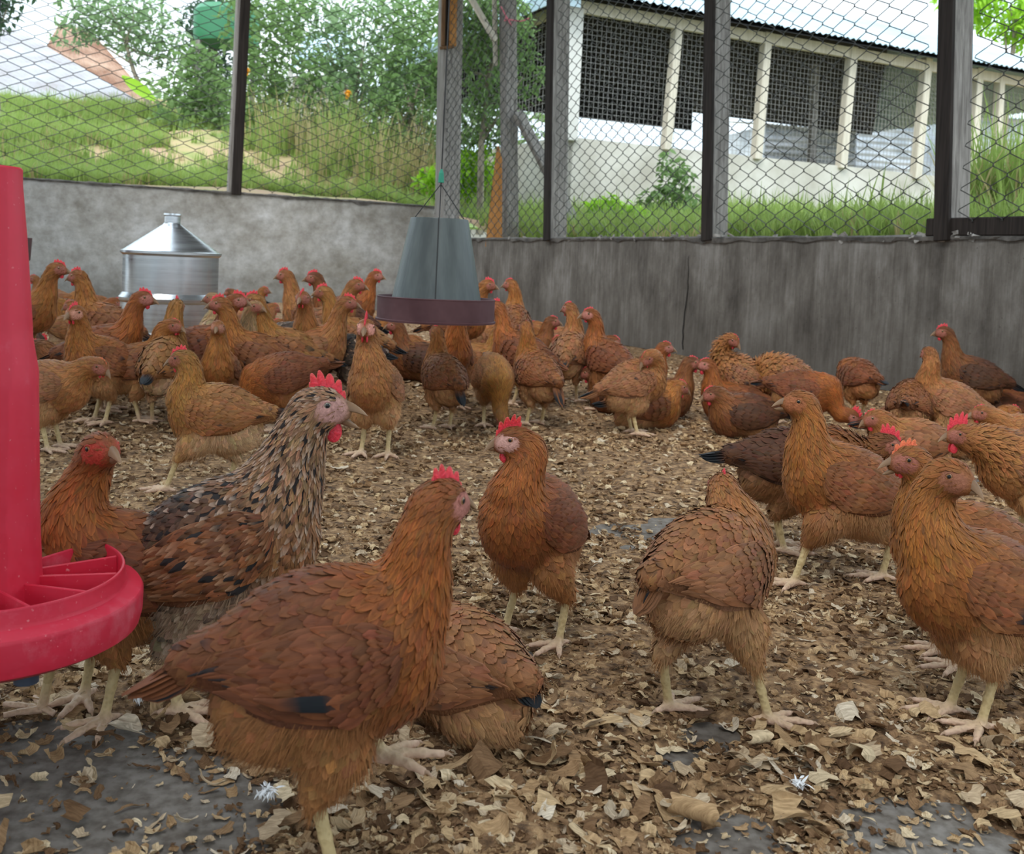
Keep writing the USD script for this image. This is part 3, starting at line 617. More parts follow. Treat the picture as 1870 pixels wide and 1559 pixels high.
# ------------------------------------------------------------------ the barn on the right
def barn():
    zb, zw, ze = EYE[2] + 0.55, EYE[2] + 1.74, EYE[2] + 3.60
    o = np.array([P1[0], P1[1], 0.0])
    B = lambda a, b, z: E1 * a + E2 * b + UPZ * z
    LB, DB = 11.5, 6.5
    t = thing('barn', 'open-sided barn with pale blue corrugated roof and low white wall', 'barn', o)
    obj('low_wall', cat_([frame_box(B(LB / 2 - .05, 0.08, (zb - .3 + zw) / 2), E1, E2, UPZ, LB + .2, 0.16, zw - zb + .3)]), 'lime_wash', t)
    obj('low_wall', frame_box(B(-.08, DB / 2, (zb - .3 + zw) / 2), E1, E2, UPZ, 0.16, DB, zw - zb + .3), 'lime_wash', t)
    # front posts by their pixel columns
    def col(u, v):
        d = ray(u, v); k = ((o - EYE) @ E2) / (d @ E2); return EYE + d * k - o
    for ub, vb, ut, vt, w, m in ((1036, 250, 1047, 22, .26, 'white_paint'), (1216, 268, 1238, 40, .12, 'wood_cream'), (1381, 285, 1400, 66, .13, 'wood_cream'), (1536, 302, 1556, 92, .14, 'wood_cream'), (1672, 322, 1692, 112, .15, 'wood_cream'), (1772, 335, 1786, 130, .14, 'wood_cream'), (1815, 345, 1826, 140, .12, 'wood_cream'), (1960, 360, 1975, 170, .14, 'wood_cream')):
        a, b = col(ub, vb), col(ut, vt)
        obj('post', beam(a - UPZ * 0.05, b + UPZ * 0.05, w, 0.14, E1, 0.01), m, t)
    obj('post', beam(col(1578, 300) + E2 * 1.2, col(1585, 95) + E2 * 1.2, .12, .12, E1, .01), 'wood_grey', t)
    obj('eave_beam', beam(B(-.3, -0.02, ze - .12), B(LB, -0.02, ze - .12), 0.16, 0.07, UPZ), 'wood_cream', t)
    obj('eave_beam', beam(B(-.12, 0, ze - .10), B(-.12, DB, ze - .10), 0.07, 0.14, E1), 'wood_cream', t)
    # square mesh over the openings
    ms = []
    for x in np.arange(0.2, LB - .5, 0.075): ms.append(beam(B(x, 0.10, zw), B(x, 0.10, ze - .1), .0045, .0045, E1))
    for z in np.arange(zw, ze - .1, 0.075): ms.append(beam(B(0, 0.105, z), B(LB - .5, 0.105, z), .0045, .0045, UPZ))
    obj('wire_mesh', cat_(ms), 'wire_pale', t)
    ms = []
    for y in np.arange(0.1, DB, 0.11): ms.append(beam(B(-.05, y, zw), B(-.05, y, ze - .1), .006, .006, E1))
    for z in np.arange(zw, ze - .1, 0.11): ms.append(beam(B(-.05, 0, z), B(-.05, DB, z), .006, .006, UPZ))
    obj('wire_mesh', cat_(ms), 'wire_pale', t)
    # dark inside: back wall with an open strip below, far part opens to the yard behind
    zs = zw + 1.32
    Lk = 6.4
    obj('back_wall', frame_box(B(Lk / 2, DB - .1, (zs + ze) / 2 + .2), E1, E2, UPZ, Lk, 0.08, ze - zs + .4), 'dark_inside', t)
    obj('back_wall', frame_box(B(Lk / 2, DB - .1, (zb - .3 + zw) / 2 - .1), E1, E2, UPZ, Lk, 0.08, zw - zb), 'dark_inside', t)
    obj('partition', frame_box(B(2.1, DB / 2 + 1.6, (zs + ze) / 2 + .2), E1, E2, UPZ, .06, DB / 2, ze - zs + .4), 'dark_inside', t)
    # roof: front slope and left hip, as single sheets
    sl = 0.42; ov = 0.35; rise = (DB / 2 + ov) * sl
    f0, f1 = B(-.45, -ov, ze), B(LB + .6, -ov, ze); r0, r1 = B(1.2, DB / 2, ze + rise), B(LB - 2.6, DB / 2, ze + rise)
    sheets(t, f0, f1, r0, r1, 14, 'roof_zinc_pale')
    sheets(t, B(-.45, DB + ov, ze), B(-.45, -ov, ze), B(1.2, DB / 2 + .02, ze + rise), B(1.2, DB / 2, ze + rise), 6, 'roof_zinc_pale')
    sheets(t, B(LB + .6, DB + ov, ze), B(-.45, DB + ov, ze), r1, r0, 3, 'roof_zinc_pale')
    sheets(t, B(LB + .6, -ov, ze), B(LB + .6, DB + ov, ze), r1, r1 + E2 * .02, 3, 'roof_zinc_pale')
    obj('fascia', frame_box(B(-.40, -ov + .05, ze - .10), E1, E2, UPZ, .5, .02, .22), 'roof_zinc_pale', t)
    obj('fascia', frame_box(B(-.47, DB / 2 - .4, ze - .07), E1, E2, UPZ, .02, DB - .5, .18), 'roof_zinc_pale', t)
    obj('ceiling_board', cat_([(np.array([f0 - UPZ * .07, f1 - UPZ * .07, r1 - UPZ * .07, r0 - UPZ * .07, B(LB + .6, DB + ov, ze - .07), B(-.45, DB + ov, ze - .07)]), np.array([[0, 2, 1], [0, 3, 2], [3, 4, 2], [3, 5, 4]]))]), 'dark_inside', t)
if OUTSIDE: barn()
# zinc sheds and sheets behind the barn, seen through it
def shed(label, u0, u1, v0, v1, d, v_eave, m_wall='roof_zinc_grey', m_roof='roof_zinc_grey', roof=((0, 0), (0, 0))):
    a, b = at(u0, v1, d), at(u1, v1, d * 1.02); z0 = min(a[2], b[2]) - 1.0; z1 = at((u0 + u1) / 2, v_eave, d)[2]
    o = np.array([a[0], a[1], 0]); x = np.array([b[0] - a[0], b[1] - a[1], 0]); L = np.linalg.norm(x); x /= L; y = np.cross(UPZ, x)
    t = thing('zinc_shed', label, 'shed', o)
    n = max(2, int(L / 0.9))
    for i in range(n):
        p0, p1 = x * (L * i / n), x * (L * (i + 1) / n)
        obj('wall_sheet', corrugated(p0 + UPZ * z0, p0 + UPZ * z1, p1 + UPZ * z0, p1 + UPZ * z1, period=0.16, amp=.02, per=6, rows=2), m_wall, t, smooth=50)
    zr = z1 + 0.5
    obj('side_wall', frame_box(y * 1.5 + x * .02 + UPZ * (z0 + z1) / 2, x, y, UPZ, .04, 3.0, z1 - z0), m_wall, t)
    obj('side_wall', frame_box(y * 1.5 + x * (L - .02) + UPZ * (z0 + z1) / 2, x, y, UPZ, .04, 3.0, z1 - z0), m_wall, t)
    sheets(t, x * -.2 - y * .2 + UPZ * z1, x * (L + .2) - y * .2 + UPZ * z1, x * -.2 + y * 3.2 + UPZ * zr, x * (L + .2) + y * 3.2 + UPZ * zr, max(2, n), m_roof)
if OUTSIDE:
    shed('grey corrugated zinc shed seen through the barn between its middle posts', 1395, 1560, 235, 295, 24.5, 232)
    shed('small corrugated shed with tall grass in front, near the far end of the barn', 1560, 1668, 200, 330, 26.0, 215)
    shed('grey shed with pale roof at the right edge behind the barn posts', 1740, 1990, 215, 330, 27.0, 218, 'roof_zinc_grey', 'roof_zinc_pale')
    # pale shed on the left with rusty roof behind
    def low_roof(label, pts, m, thick, count, d0):
        P = [at(*p) for p in pts]; o = P[0].copy(); o[2] = terrain(o[0], o[1])
        t = thing('shed', label, 'shed', o)
        Q = [p - o for p in P]
        sheets(t, Q[0], Q[1], Q[2], Q[3], count, m, period=0.16, amp=0.012)
        zlow = -0.6
        for k in (0, 1): obj('post', beam(Q[k] * [1, 1, 0] + UPZ * zlow + CF * .15, Q[k] + CF * .15, .09, .09), 'white_paint', t)
        w0, w1 = Q[0] + CF * .4, Q[1] + CF * .4
        obj('front_wall', prism([w0 * [1, 1, 0] + UPZ * zlow, w1 * [1, 1, 0] + UPZ * zlow, w1 - UPZ * .1, w0 - UPZ * .1], CF, .1), 'lime_wash', t)
    low_roof('pale grey corrugated shed roof on the slope at the left', [(-180, 150, 19), (284, 204, 19.6), (-260, 30, 24), (35, 56, 24)], 'roof_old', .05, 9, 19)
    low_roof('rusty brown shed roof rising behind the pale one', [(60, 128, 23), (292, 200, 23.5), (110, 40, 26), (170, 62, 26)], 'roof_rust', .05, 4, 23)
    low_roof('small pale blue roof showing through the bushes in the middle', [(528, 122, 21), (650, 118, 21.4), (560, 60, 24), (640, 58, 24)], 'roof_zinc_pale', .05, 3, 21)
# ------------------------------------------------------------------ hens: materials
from scipy.spatial import cKDTree
mat('plumage', {'a': ('attribute', {'attribute': 'col'}), 'tc': ('texture_coordinate', {}), 'mp': ('mapping', {'scale': (26.0, 2.2, 1.0)}),
    'n': ('noise_texture', {'scale': 1.0, 'detail': 3.0, 'roughness': 0.6}), 'r': ('rgb_ramp', {'ramp': [(0.25, (0.62, 0.58, 0.55)), (0.75, (1.25, 1.25, 1.25))]}),
    'oi': ('object_info', {}), 'mr': ('map_range', {'from_min': 0.0, 'from_max': 1.0, 'to_min': 0.86, 'to_max': 1.14}), 'hs': ('hsv', {}),
    'mx': ('mix_color', {'blend_type': 'multiply', 'fac': 0.75}), 'b': ('bump', {'strength': 0.25, 'distance': 0.002}),
    'p': ('principled_bsdf', {'roughness': 0.6, 'specular_ior_level': 0.22, 'sheen_weight': 0.04, 'sheen_roughness': 0.45, 'sheen_tint': (1.0, 0.85, 0.7)})},
    [('tc.UV', 'mp.vector'), ('mp.vector', 'n.vector'), ('n.fac', 'r.fac'), ('a.color', 'mx.a'), ('r.color', 'mx.b'), ('mx.result', 'hs.color'), ('hs.color', 'p.base_color'), ('n.fac', 'b.height'), ('b.normal', 'p.normal')])
mat('hen_skin', {'a': ('attribute', {'attribute': 'col'}), 'tc': ('texture_coordinate', {}), 'n': ('noise_texture', {'scale': 110.0, 'detail': 4.0}),
    'r': ('rgb_ramp', {'ramp': [(0.3, (0.7, 0.66, 0.64)), (0.7, (1.15, 1.15, 1.15))]}), 'mx': ('mix_color', {'blend_type': 'multiply', 'fac': 0.8}),
    'b': ('bump', {'strength': 0.45, 'distance': 0.004}), 'p': ('principled_bsdf', {'roughness': 0.7, 'specular_ior_level': 0.25})},
    [('tc.object', 'n.vector'), ('n.fac', 'r.fac'), ('a.color', 'mx.a'), ('r.color', 'mx.b'), ('mx.result', 'p.base_color'), ('n.fac', 'b.height'), ('b.normal', 'p.normal')])
def skin(name, c, rough, sc=160.0, sub=0.0):
    mat(name, {'tc': ('texture_coordinate', {}), 'n': ('noise_texture', {'scale': sc, 'detail': 4.0}), 'r': ('rgb_ramp', {'ramp': [(0.3, tuple(np.array(c) * 0.72)), (0.7, tuple(np.minimum(np.array(c) * 1.2, 1)))]}),
        'b': ('bump', {'strength': 0.4, 'distance': 0.004}), 'p': ('principled_bsdf', {'roughness': rough, 'specular_ior_level': 0.35, 'subsurface_weight': sub, 'subsurface_scale': 0.004})},
        [('tc.object', 'n.vector'), ('n.fac', 'r.fac'), ('r.color', 'p.base_color'), ('n.fac', 'b.height'), ('b.normal', 'p.normal')])
skin('comb_red', (0.58, 0.034, 0.052), 0.5, 120.0, 0.25)
skin('comb_orange', (0.66, 0.13, 0.055), 0.55, 120.0, 0.2)
mat('leg_skin', {'a': ('attribute', {'attribute': 'col'}), 'tc': ('texture_coordinate', {}), 'v': ('voronoi_texture', {'scale': 62.0}), 'b': ('bump', {'strength': 0.35, 'distance': 0.004}),
    'r': ('rgb_ramp', {'ramp': [(0.0, (0.78, 0.75, 0.7)), (0.5, (1.1, 1.1, 1.1))]}), 'mx': ('mix_color', {'blend_type': 'multiply', 'fac': 0.7}), 'p': ('principled_bsdf', {'roughness': 0.55, 'specular_ior_level': 0.4})},
    [('tc.object', 'v.vector'), ('v.distance', 'b.height'), ('b.normal', 'p.normal'), ('v.distance', 'r.fac'), ('a.color', 'mx.a'), ('r.color', 'mx.b'), ('mx.result', 'p.base_color')])
mat('horn', {'a': ('attribute', {'attribute': 'col'}), 'p': ('principled_bsdf', {'roughness': 0.5, 'specular_ior_level': 0.3})}, [('a.color', 'p.base_color')])
mat('eye', {'a': ('attribute', {'attribute': 'col'}), 'p': ('principled_bsdf', {'roughness': 0.12, 'specular_ior_level': 0.5})}, [('a.color', 'p.base_color')])

# ------------------------------------------------------------------ hens: implicit body
def n3(v): v = np.asarray(v, float); return v / (np.linalg.norm(v) + 1e-12)
class Field:
    """smooth union of round cones and ellipsoids, each with a feather-flow direction and a region name"""
    def __init__(self, k): self.k = k; self.prims = []
    def cone(self, a, b, ra, rb, flow, region): self.prims.append(('c', np.asarray(a, float), np.asarray(b, float), ra, rb, n3(flow), region))
    def ell(self, c, R, r, flow, region): self.prims.append(('e', np.asarray(c, float), np.asarray(R, float), np.asarray(r, float), None, n3(flow), region))
    def dist(self, p):
        D = np.empty((len(self.prims), len(p)))
        for i, q in enumerate(self.prims):
            if q[0] == 'c':
                ba = q[2] - q[1]; pa = p - q[1]; t = np.clip(pa @ ba / (ba @ ba + 1e-12), 0, 1)
                D[i] = np.sqrt((((pa - t[:, None] * ba)) ** 2).sum(1)) - (q[3] + (q[4] - q[3]) * t)
            else:
                l = (p - q[1]) @ q[2].T / q[3]; k0 = np.sqrt((l * l).sum(1)) + 1e-9; l2 = l / q[3]; k1 = np.sqrt((l2 * l2).sum(1)) + 1e-9
                D[i] = k0 * (k0 - 1) / k1
        return D
    def __call__(self, p):
        D = self.dist(p); m = D.min(0)
        return m - self.k * np.log(np.exp(-(D - m) / self.k).sum(0))
    def grad(self, p, f0=None, e=1e-3):
        f0 = self(p) if f0 is None else f0
        g = np.stack([self(p + np.eye(3)[i] * e) - f0 for i in range(3)], 1) / e
        return g / (np.linalg.norm(g, axis=1, keepdims=True) + 1e-9), f0
    def project(self, p, level=0.0, it=2):
        for _ in range(it):
            g, f = self.grad(p); p = p - g * (f - level)[:, None]
        return p
    def weights(self, p, k=0.03):
        D = self.dist(p); w = np.exp(-(D - D.min(0)) / k); w /= w.sum(0)
        flow = np.einsum('pn,pj->nj', w, np.array([q[5] for q in self.prims]))
        regs = [q[6] for q in self.prims]
        W = {r: w[[i for i, x in enumerate(regs) if x == r]].sum(0) for r in set(regs)}
        return flow, W
def surface_nets(field, lo, hi, h):
    lo = np.asarray(lo, float); n = np.ceil((np.asarray(hi) - lo) / h).astype(int) + 1
    X = np.stack(np.meshgrid(*[lo[i] + h * np.arange(n[i]) for i in range(3)], indexing='ij'), -1)
    # coarse cull: evaluate on a half grid first
    F = np.full(n, 9.0); c = X[::4, ::4, ::4]; fc = field(c.reshape(-1, 3)).reshape(c.shape[:3])
    near = np.repeat(np.repeat(np.repeat(np.abs(fc) < h * 5.5, 4, 0), 4, 1), 4, 2); sgn = np.repeat(np.repeat(np.repeat(fc, 4, 0), 4, 1), 4, 2)
    near2 = np.zeros(n, bool); sg2 = np.ones(n)
    # a coarse node stands for the 4-cell block centred on it
    def shift(a, fill):
        b = np.full(n, fill, a.dtype); s0 = a[2:, 2:, 2:]; m = [min(s0.shape[i], n[i]) for i in range(3)]; b[:m[0], :m[1], :m[2]] = s0[:m[0], :m[1], :m[2]]; return b
    near2, sg2 = shift(near, True), shift(sgn, 9.0)
    F = sg2.astype(float).copy(); F[near2] = field(X[near2])
    ins = F < 0; S = np.zeros(tuple(n - 1) + (3,)); C = np.zeros(tuple(n - 1)); faces = []
    cid = np.arange(np.prod(n - 1)).reshape(n - 1)
    for ax in range(3):
        a0 = [slice(None)] * 3; a1 = [slice(None)] * 3; a0[ax] = slice(0, -1); a1[ax] = slice(1, None)
        A, B = F[tuple(a0)], F[tuple(a1)]; cr = (A < 0) != (B < 0); I = np.argwhere(cr)
        if not len(I): continue
        fa, fb = A[cr], B[cr]; t = fa / (fa - fb); P = I.astype(float); P[:, ax] += t
        o = [i for i in range(3) if i != ax]
        for d1 in (0, 1):
            for d2 in (0, 1):
                J = I.copy(); J[:, o[0]] -= d1; J[:, o[1]] -= d2
                ok = (J >= 0).all(1) & (J < n - 1).all(1); j = J[ok]
                np.add.at(S, tuple(j.T), P[ok]); np.add.at(C, tuple(j.T), 1)
        ok = (I[:, o[0]] > 0) & (I[:, o[1]] > 0) & (I[:, o[0]] < n[o[0]] - 1) & (I[:, o[1]] < n[o[1]] - 1); i = I[ok]
        def cell(d1, d2): J = i.copy(); J[:, o[0]] -= d1; J[:, o[1]] -= d2; return cid[tuple(J.T)]
        q = np.stack([cell(1, 1), cell(0, 1), cell(0, 0), cell(1, 0)], 1)
        flip = (fa[ok] > 0) ^ (ax == 1); q[flip] = q[flip][:, ::-1]; faces.append(q)
    q = np.vstack(faces); used, inv = np.unique(q, return_inverse=True); q = inv.reshape(q.shape)
    V = (S.reshape(-1, 3)[used] / np.maximum(C.reshape(-1)[used], 1)[:, None]) * h + lo
    return V, np.vstack([q[:, [0, 1, 2]], q[:, [0, 2, 3]]])
def sample_surface(V, F, n, rs):
    a, b, c = V[F[:, 0]], V[F[:, 1]], V[F[:, 2]]; ar = np.linalg.norm(np.cross(b - a, c - a), axis=1)
    k = rs.choice(len(F), n, p=ar / ar.sum()); r1, r2 = np.sqrt(rs.uniform(0, 1, n)), rs.uniform(0, 1, n)
    return a[k] * (1 - r1)[:, None] + b[k] * (r1 * (1 - r2))[:, None] + c[k] * (r1 * r2)[:, None]
def thin(P, r):
    """keeps a subset in which no two points are closer than r (per-point radius)"""
    keep = np.ones(len(P), bool); tree = cKDTree(P)
    nb = tree.query_ball_point(P, r)
    for i in range(len(P)):
        if keep[i]:
            for j in nb[i]:
                if j > i: keep[j] = False
    return keep

# ------------------------------------------------------------------ hens: colours (linear)
def card_normals(Q, N, k):
    du = np.gradient(Q, axis=1); dv = np.gradient(Q, axis=2); g = np.cross(du, dv); g /= np.linalg.norm(g, axis=-1, keepdims=True) + 1e-9
    g *= np.sign((g * N).sum(-1, keepdims=True) + 1e-9); o = g * k + N * (1 - k); return o / (np.linalg.norm(o, axis=-1, keepdims=True) + 1e-9)
def pal(**k):
    d = dict(neck=s(149, 93, 42), back=s(118, 72, 41), breast=s(139, 85, 43), belly=s(175, 131, 90), thigh=s(151, 102, 62), wing=s(118, 72, 43), tail=s(122, 76, 45), tip=(0.012, 0.014, 0.017),
             face=s(156, 96, 81), head=s(127, 78, 42), leg=s(191, 168, 122), toe=s(199, 165, 143), beak=s(98, 70, 50), beak_tip=s(146, 116, 88), spots=0.0, var=0.12, edge=1.18, tail_black=0.6, wing_black=0.35, iris=s(140, 100, 62))
    d.update(k); return d
PAL = {
    'chestnut': pal(),
    'gold': pal(neck=s(149, 100, 46), back=s(131, 87, 48), breast=s(147, 98, 53), belly=s(197, 164, 128), thigh=s(175, 132, 90), wing=s(131, 85, 49), head=s(133, 92, 48), face=s(149, 90, 72), tail_black=1.0),
    'dark': pal(neck=s(119, 72, 36), back=s(76, 45, 29), breast=s(105, 64, 38), belly=s(139, 98, 64), thigh=s(116, 76, 44), wing=s(76, 47, 30), tail=s(73, 45, 30), head=s(98, 58, 34), tail_black=1.0),
    'red': pal(neck=s(144, 82, 36), back=s(106, 61, 36), breast=s(130, 74, 37), belly=s(163, 112, 69), thigh=s(142, 89, 50), wing=s(108, 62, 38), tail=s(110, 64, 38), head=s(117, 68, 37), face=s(173, 113, 100), tail_black=.3),
    'tan': pal(neck=s(157, 126, 87), back=s(129, 100, 69), breast=s(172, 141, 101), belly=s(192, 164, 125), thigh=s(174, 143, 101), wing=s(126, 98, 70), tail=s(109, 84, 60), head=s(147, 113, 77)),
    'pale': pal(neck=s(149, 97, 53), back=s(135, 89, 56), breast=s(151, 101, 60), belly=s(184, 142, 101), thigh=s(168, 119, 75), wing=s(131, 87, 58), tail=s(128, 85, 54), tail_black=.4),
    'spotted': pal(neck=s(144, 108, 78), back=s(70, 48, 36), breast=s(150, 100, 61), belly=s(153, 128, 105), thigh=s(145, 119, 92), wing=s(114, 70, 42), tail=s(36, 27, 22), face=s(189, 144, 135), head=s(138, 102, 76), spots=1.0, var=0.25, tail_black=1.0, wing_black=0.4, iris=s(130, 122, 108)),
    'dusky': pal(neck=s(84, 68, 55), back=s(56, 45, 38), breast=s(78, 62, 50), belly=s(88, 74, 62), thigh=s(76, 62, 50), wing=s(62, 50, 42), tail=s(34, 29, 27), head=s(90, 68, 54), spots=1.0, var=0.25, tail_black=1.0),
    'grey': pal(neck=s(84, 84, 86), back=s(66, 68, 72), breast=s(92, 94, 96), belly=s(110, 112, 114), thigh=s(94, 96, 98), wing=s(60, 64, 70), tail=s(44, 48, 54), head=s(96, 84, 76), tail_black=1.0),
}
def hen(label, palette='chestnut', size=0.37, loc=(0, 0, 0), heading=0.0, detail=2, seed=1, pitch=18.0, z0=0.495, head=(0.30, 0.0, 0.905), hyaw=0.0, hpitch=-4.0, neck_r=1.0, neck_bow=0.10,
        feet=((0.03, 0.085, 0.0), (0.03, -0.085, 0.0)), foot_yaw=(8, -8), foot_tilt=(0, 0), sit=False, tail_up=4.0, tail_len=0.21, tail_fan=1.0, comb=0.6, comb_mat='comb_red', comb_lean=0.0, wattle=0.5, gape=0.0, ruffle=0.0,
        wing_drop=0.0, fat=1.0, length=1.0, group=None, name='hen', fluff=1.0, fs=1.0, beak_len=1.0, face=None, rump_up=0.0, make=True, wing_band=None):
    """detail: 3 = closest, 2 = near, 1 = middle, 0 = far. All lengths in units of the hen's height."""
    rs = np.random.RandomState(seed); C = dict(PAL[palette] if isinstance(palette, str) else palette)
    if face is not None: C['face'] = face
    ph = math.radians(pitch); A = np.array([math.cos(ph), 0, math.sin(ph)]); B = np.array([-math.sin(ph), 0, math.cos(ph)]); Y = np.array([0, 1.0, 0]); O = np.array([0, 0, z0])
    RB = np.stack([A, Y, B])
    bp = lambda a, y, b: O + A * a * length + Y * y + B * b
    Fd = Field(0.016)
    back = n3(-A * 1.0 - UPZ * 0.12); frontf = n3(-A * 0.7 - UPZ * 0.75)
    Fd.ell(bp(0.0, 0, 0.0), RB, (0.265 * length, 0.150 * fat, 0.178 * fat), back, 'back')
    Fd.ell(bp(0.125, 0, -0.035), RB, (0.165, 0.138 * fat, 0.168 * fat), frontf, 'breast')
    Fd.ell(bp(-0.11, 0, -0.075), RB, (0.175, 0.135 * fat, 0.130 * fat), n3(-A * 0.8 - UPZ * 0.6), 'belly')
    Fd.cone(bp(-0.10, 0, 0.045 + rump_up * .3), bp(-0.335, 0, 0.055 + rump_up), 0.115, 0.048, back, 'rump')
    # neck
    Hc = np.array(head, float); hy, hp = math.radians(hyaw), math.radians(hpitch)
    hf = np.array([math.cos(hp) * math.cos(hy), math.cos(hp) * math.sin(hy), math.sin(hp)]); hl = np.array([-math.sin(hy), math.cos(hy), 0.0]); hu = np.cross(hf, hl)
    RH = np.stack([hf, hl, hu])
    nb = bp(0.185, 0, 0.035); ne = Hc - hf * 0.035 - hu * 0.03
    dl = np.linalg.norm(ne - nb); m1 = nb + n3(A * 0.85 + B * 0.5) * dl * 0.36; m2 = ne - n3(hu * 0.8 + hf * 0.35) * dl * (0.30 + neck_bow) if dl > 0.25 else ne - hf * dl * 0.45
    T = np.linspace(0, 1, 7)[:, None]; bz = (1 - T) ** 3 * nb + 3 * (1 - T) ** 2 * T * m1 + 3 * (1 - T) * T ** 2 * m2 + T ** 3 * ne
    rr = np.array([0.122, 0.098, 0.077, 0.064, 0.056, 0.051, 0.049]) * neck_r
    rr[0] = 0.122 * fat
    for i in range(6): Fd.cone(bz[i], bz[i + 1], rr[i], rr[i + 1], bz[i] - bz[i + 1], 'neck')
    Fd.ell(Hc, RH, (0.076, 0.050, 0.057), -hf, 'head')
    Fd.cone(Hc + hf * 0.03 - hu * 0.006, Hc + hf * 0.068 - hu * 0.014, 0.041, 0.024, -hf, 'head')
    # legs
    legs = []
    if not sit:
        for k, (sd, (fx, fy, fz)) in enumerate(zip((1, -1), feet)):
            fyaw = math.radians(foot_yaw[k]); anc = np.array([fx, fy, 0.016 + fz]); hip = bp(-0.02, sd * 0.082, -0.10)
            back_ = 0.055 if fz < .05 else 0.10
            hock = anc + np.array([-back_ * math.cos(fyaw), -back_ * math.sin(fyaw), 0.190])
            hock = hock + (hip - hock) * 0.06
            mid = (hip * 0.52 + hock * 0.48) + np.array([0.035, 0, 0])
            legs.append((anc, hock, fyaw, math.radians(foot_tilt[k]), sd))
            Fd.cone(hip, mid, 0.092, 0.070, n3(hock - hip), 'thigh'); Fd.cone(mid, hock + (mid - hock) * .05, 0.068, 0.027, n3(hock - mid), 'thigh')
    h = {3: 0.0125, 2: 0.0145, 1: 0.019, 0: 0.024}[detail]
    allp = np.vstack([np.stack([q[1] for q in Fd.prims]), ne[None], Hc[None]] + ([np.stack([l[1] for l in legs])] if legs else []))
    lo, hi = allp.min(0) - 0.30, allp.max(0) + 0.30
    lo[2] = max(lo[2], -0.05); lo[1], hi[1] = min(-0.24, allp[:, 1].min() - .12), max(0.24, allp[:, 1].max() + .12)
    V, F = surface_nets(Fd, lo, hi, h); V = Fd.project(V, 0.0, 1)
    eyes = [Hc + hf * 0.024 + sd * hl * 0.048 + hu * 0.012 for sd in (1, -1)]
    def colour(P, W, flat=False):
        base = np.zeros((len(P), 3)); loc_ = (P - O) @ RB.T
        for r, key in (('back', 'back'), ('breast', 'breast'), ('belly', 'belly'), ('rump', 'back'), ('neck', 'neck'), ('head', 'head'), ('thigh', 'thigh')):
            if r in W: base += W[r][:, None] * np.array(C[key])
        low = np.clip((-loc_[:, 2] - 0.03) / 0.14, 0, 1) * np.clip((0.12 - loc_[:, 0]) / 0.14, 0, 1) * (1 - W['neck'] - W['head'])   # buff underside
        base = base * (1 - low[:, None]) + np.array(C['belly']) * low[:, None]
        return base
    flow, W = Fd.weights(V)
    cb = colour(V, W) * (0.86 + 0.28 * meshkit.noise(V * 38, seed))[:, None]
    HV = (V - Hc) @ RH.T
    fm = np.clip(1.25 - np.linalg.norm((HV - [0.030, 0, -0.006]) / [0.050, 0.085, 0.042], axis=1) , 0, 0.28) / 0.28 * np.clip(W['head'] * 1.5, 0, 1)
    cb = cb * (1 - fm[:, None]) + np.array(C['face']) * (0.8 + 0.4 * meshkit.noise(V * 90, seed + 3))[:, None] * fm[:, None]
    path = thing(name, label, 'hen', (loc[0], loc[1], loc[2] + 0.012), heading, group, size)
    obj('body', (V, F), 'hen_skin', path, smooth=True, col=cb)
    # ---------------- feather cards over the body
    def cards(P, dirs, L, Wd, lift, col, prof, surf=None, st=5, seed2=0, tipcol=None, edge=1.1, tipmask=None):
        n = len(P); t = np.linspace(0, 1, st); wp = np.interp(t, np.linspace(0, 1, len(prof)), prof)
        g, _ = Fd.grad(P); d = dirs - g * (dirs * g).sum(1, keepdims=True); d /= np.linalg.norm(d, axis=1, keepdims=True) + 1e-9; sd = np.cross(g, d)
        cv = np.empty((n, st, 3, 3)); uv = np.empty((n, st, 3, 2)); Q = np.empty((n, st, 3, 3)); lv = np.empty((n, st, 3))
        uo = rs.uniform(0, 50, n)
        for j, s_ in enumerate((-1, 0, 1)):
            Q[:, :, j] = P[:, None] + d[:, None] * (L[:, None] * (t - 0.18))[..., None] + sd[:, None] * (Wd[:, None] * wp * 0.5 * s_)[..., None]
            lv[:, :, j] = 0.0015 + lift[:, None] * (t ** 1.3) + (1 - abs(s_)) * Wd[:, None] * 0.10 * np.sqrt(t)
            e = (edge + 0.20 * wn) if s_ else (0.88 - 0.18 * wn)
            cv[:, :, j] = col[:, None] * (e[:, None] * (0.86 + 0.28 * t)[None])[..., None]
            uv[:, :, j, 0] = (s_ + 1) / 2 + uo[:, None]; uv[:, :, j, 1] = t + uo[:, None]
        if tipcol is not None:
            k = tipmask[:, None] * np.clip((t - 0.62) / 0.25, 0, 1)[None]; cv = cv * (1 - k[..., None, None]) + np.asarray(tipcol)[:, None, None] * k[..., None, None]
        Qp = Fd.project(Q.reshape(-1, 3), lv.reshape(-1), 1 if detail < 2 else 2)
        gN, _ = Fd.grad(Qp); Nn = card_normals(Qp.reshape(n, st, 3, 3), gN.reshape(n, st, 3, 3), 0.34)
        f = grid_faces(st, 3); Fc = (f[None] + (np.arange(n) * st * 3)[:, None, None]).reshape(-1, 3)
        return Qp, Fc, cv.reshape(-1, 3), uv.reshape(-1, 2), Nn.reshape(-1, 3)
    nsamp = int({3: 26000, 2: 17000, 1: 4500, 0: 1500}[detail] / fs ** 2)
    P = sample_surface(V, F, nsamp, rs); flow, W = Fd.weights(P)
    HP = (P - Hc) @ RH.T
    infront = ((HP[:, 0] > 0.050) | (np.linalg.norm((HP[:, [0, 2]] - [0.032, -0.006]) / [0.044, 0.036], axis=1) + 0.7 * (meshkit.fbm(HP * 60, 3, seed) - 0.5) < 1)) & (W['head'] > 0.4)
    wn, wh, wt = W['neck'], W['head'], W.get('thigh', np.zeros(len(P)))
